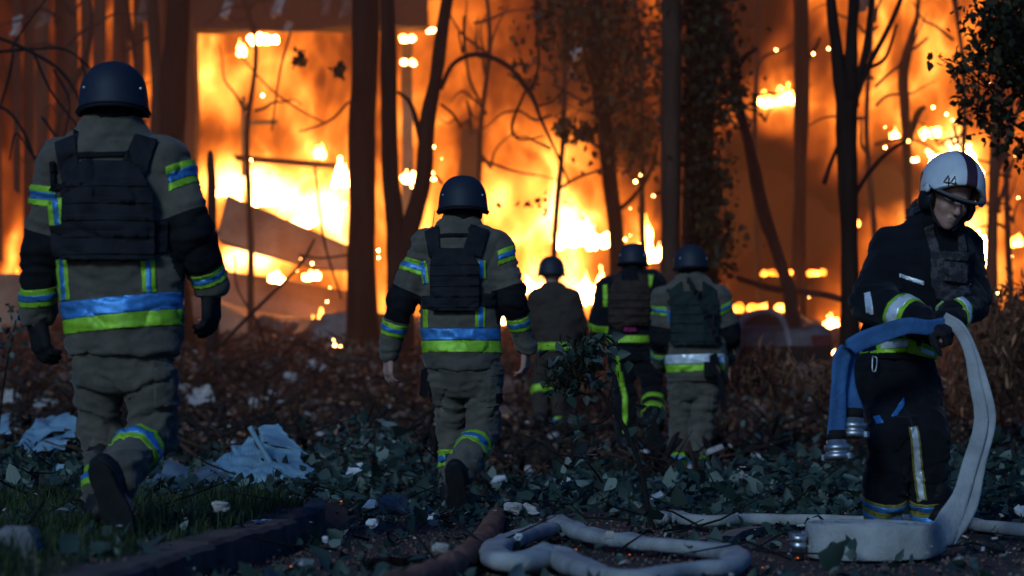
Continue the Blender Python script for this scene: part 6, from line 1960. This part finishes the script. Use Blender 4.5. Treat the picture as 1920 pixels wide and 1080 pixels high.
bu = thing('brown_bush', 'dry brown bush at the right edge behind the hose carrier', 'bush', at(1880, 790, 20))
scatter_leaves('foliage', P, r_.uniform(.06, .15, len(P)), M['leaf_dry'], bu, .1, 14, .05, aspect=.22)
P = blob_pts(500, [(30, 600, 30, 34, 1), (-10, 640, 40, 40)], 15, .3)
sp_ = thing('sapling', 'small leafy sprig at the far left beside the first person glove', 'sapling', at(10, 800, 15))
stem(sp_, 'stem', [(-6, 830, 5), (10, 700, 4), (30, 600, 3)], 15, M['twig'], .1, 6, 4)
scatter_leaves('foliage', P[:60], r_.uniform(.03, .06, 60), M['leaf'], sp_, .3, 15, .2)

P = litter(12000, 19, 31, 5, lambda x, D: np.clip(.1 + 1.3 * fbm(P2(x, D), .7, 27, 2), 0, 1), lambda x, D: .30 + 0 * x)
o = scatter_leaves('leaf_litter', P, r_.uniform(.04, .11, len(P)), M['leaf'], None, .35, 19, .12); set_props(o, 'clumps of green grey foliage on the far slope', 'leaves', kind='stuff')
bits('rubble', 'pale broken plaster strewn over the far slope', 420, 16, 32, .015, .075, 'plaster', 23, .30, .3)
def twigs(n, D0, D1, seed):
    r = np.random.default_rng(seed)
    parts = []
    for i in range(n):
        D = math.sqrt(r.uniform(D0 ** 2, D1 ** 2)); x = r.uniform(-.24, .24) * D
        a = r.uniform(0, 6.28); L = r.uniform(.10, .5); h = float(pile(np.array([x]), np.array([D]))[0])
        z = g1(x, D) + r.uniform(.01, .03 + h)
        p0 = np.array((x, D, z)); d = np.array((math.cos(a), math.sin(a), r.normal(.05, .25)))
        pts = [p0, p0 + d * L * .5 + r.normal(0, .02, 3), p0 + d * L + r.normal(0, .04, 3)]
        parts.append(tube(pts, [.006 * r.uniform(.5, 1.4), .005, .002], 5, cap=False))
    V, Fc = merge(parts)
    o = mk('twigs', V, Fc, M['twig'], None, False)
    set_props(o, 'broken twigs lying through the litter', 'twigs', kind='stuff')
twigs(330, 8.5, 20, 4)
twigs(160, 20, 31, 9)
bits('brick_rubble', 'broken brick and concrete piled below the burning walls', 700, 31.5, 36, .06, .26, 'brick_dust', 24, .5, .6)

def grass(n, seed):
    r = np.random.default_rng(seed)
    D = np.sqrt(r.uniform(6.2 ** 2, 16 ** 2, n)); x = kerb_x(D) - .10 - r.random(n) ** .9 * 2.6
    k = fbm(P2(x, D), 1.8, 31, 2) > -.15 + .3 * (D > 12); x, D = x[k], D[k]; n = len(x)
    tuft = np.clip(.6 + fbm(P2(x, D), 4, 33, 2), .25, 1.4)
    L = r.uniform(.05, .16, n) * tuft; a = r.uniform(0, 6.28, n); b = r.uniform(.1, .9, n) * L
    base = np.stack([x, D, G(x, D) - .004], 1)
    dx, dy = np.cos(a), np.sin(a)
    w = .0028
    side = np.stack([-dy * w, dx * w, 0 * dx], 1)
    mid = base + np.stack([dx * b * .35, dy * b * .35, L * .6], 1); tip = base + np.stack([dx * b, dy * b, L * .92], 1)
    V = np.stack([base - side, base + side, mid + side * .8, mid - side * .8, tip], 1).reshape(-1, 3)
    I = np.arange(n)[:, None] * 5
    Q = np.concatenate([I + np.array((0, 1, 2)), I + np.array((0, 2, 3)), I + np.array((3, 2, 4))])
    me = mesh_data('grass', V, Q, M['grass'], False)
    me.attributes.new('tint', 'FLOAT', 'POINT').data.foreach_set('value', np.repeat(r.random(n) ** 2, 5).astype(np.float32))
    set_props(obj('grass', me), 'dark tufts of grass behind the kerb at bottom left', 'grass', kind='stuff')
grass(60000, 6)

# leaves caught against the coil and firelight glints put in as emissive specks on the near ground
P = np.array([at(x + r_.normal(0, 6), y + r_.normal(0, 5), 8.72 + r_.normal(0, .03)) for x, y in [(1560, 1020), (1578, 1036), (1592, 1012), (1600, 1040), (1545, 1048), (1570, 1052), (1606, 1056), (1640, 1060), (1680, 1058), (1720, 1056), (1588, 1028)]])
o = scatter_leaves('leaf_litter', P, .055, M['leaf'], None, .1, 17, .0); set_props(o, 'dark leaves leaning against the coiled hose', 'leaves', kind='stuff')
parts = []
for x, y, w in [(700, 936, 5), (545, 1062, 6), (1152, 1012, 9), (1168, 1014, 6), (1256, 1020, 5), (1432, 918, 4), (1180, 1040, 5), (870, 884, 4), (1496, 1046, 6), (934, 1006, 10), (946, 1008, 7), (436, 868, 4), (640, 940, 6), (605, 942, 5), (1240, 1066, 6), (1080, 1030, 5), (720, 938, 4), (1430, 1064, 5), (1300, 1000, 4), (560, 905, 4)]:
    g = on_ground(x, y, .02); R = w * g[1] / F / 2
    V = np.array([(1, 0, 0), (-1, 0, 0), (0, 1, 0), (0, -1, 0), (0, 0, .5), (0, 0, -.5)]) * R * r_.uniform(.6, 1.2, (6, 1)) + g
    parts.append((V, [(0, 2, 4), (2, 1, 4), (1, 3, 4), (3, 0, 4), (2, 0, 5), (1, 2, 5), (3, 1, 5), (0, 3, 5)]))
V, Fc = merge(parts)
me = mesh_data('embers', V, Fc, M['ember'], False)  # specks stand for reflected firelight; nothing burns here
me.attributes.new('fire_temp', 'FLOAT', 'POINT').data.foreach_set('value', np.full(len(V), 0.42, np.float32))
set_props(obj('embers', me), 'small firelight glints added as glowing specks on the near ground', 'embers', kind='stuff')
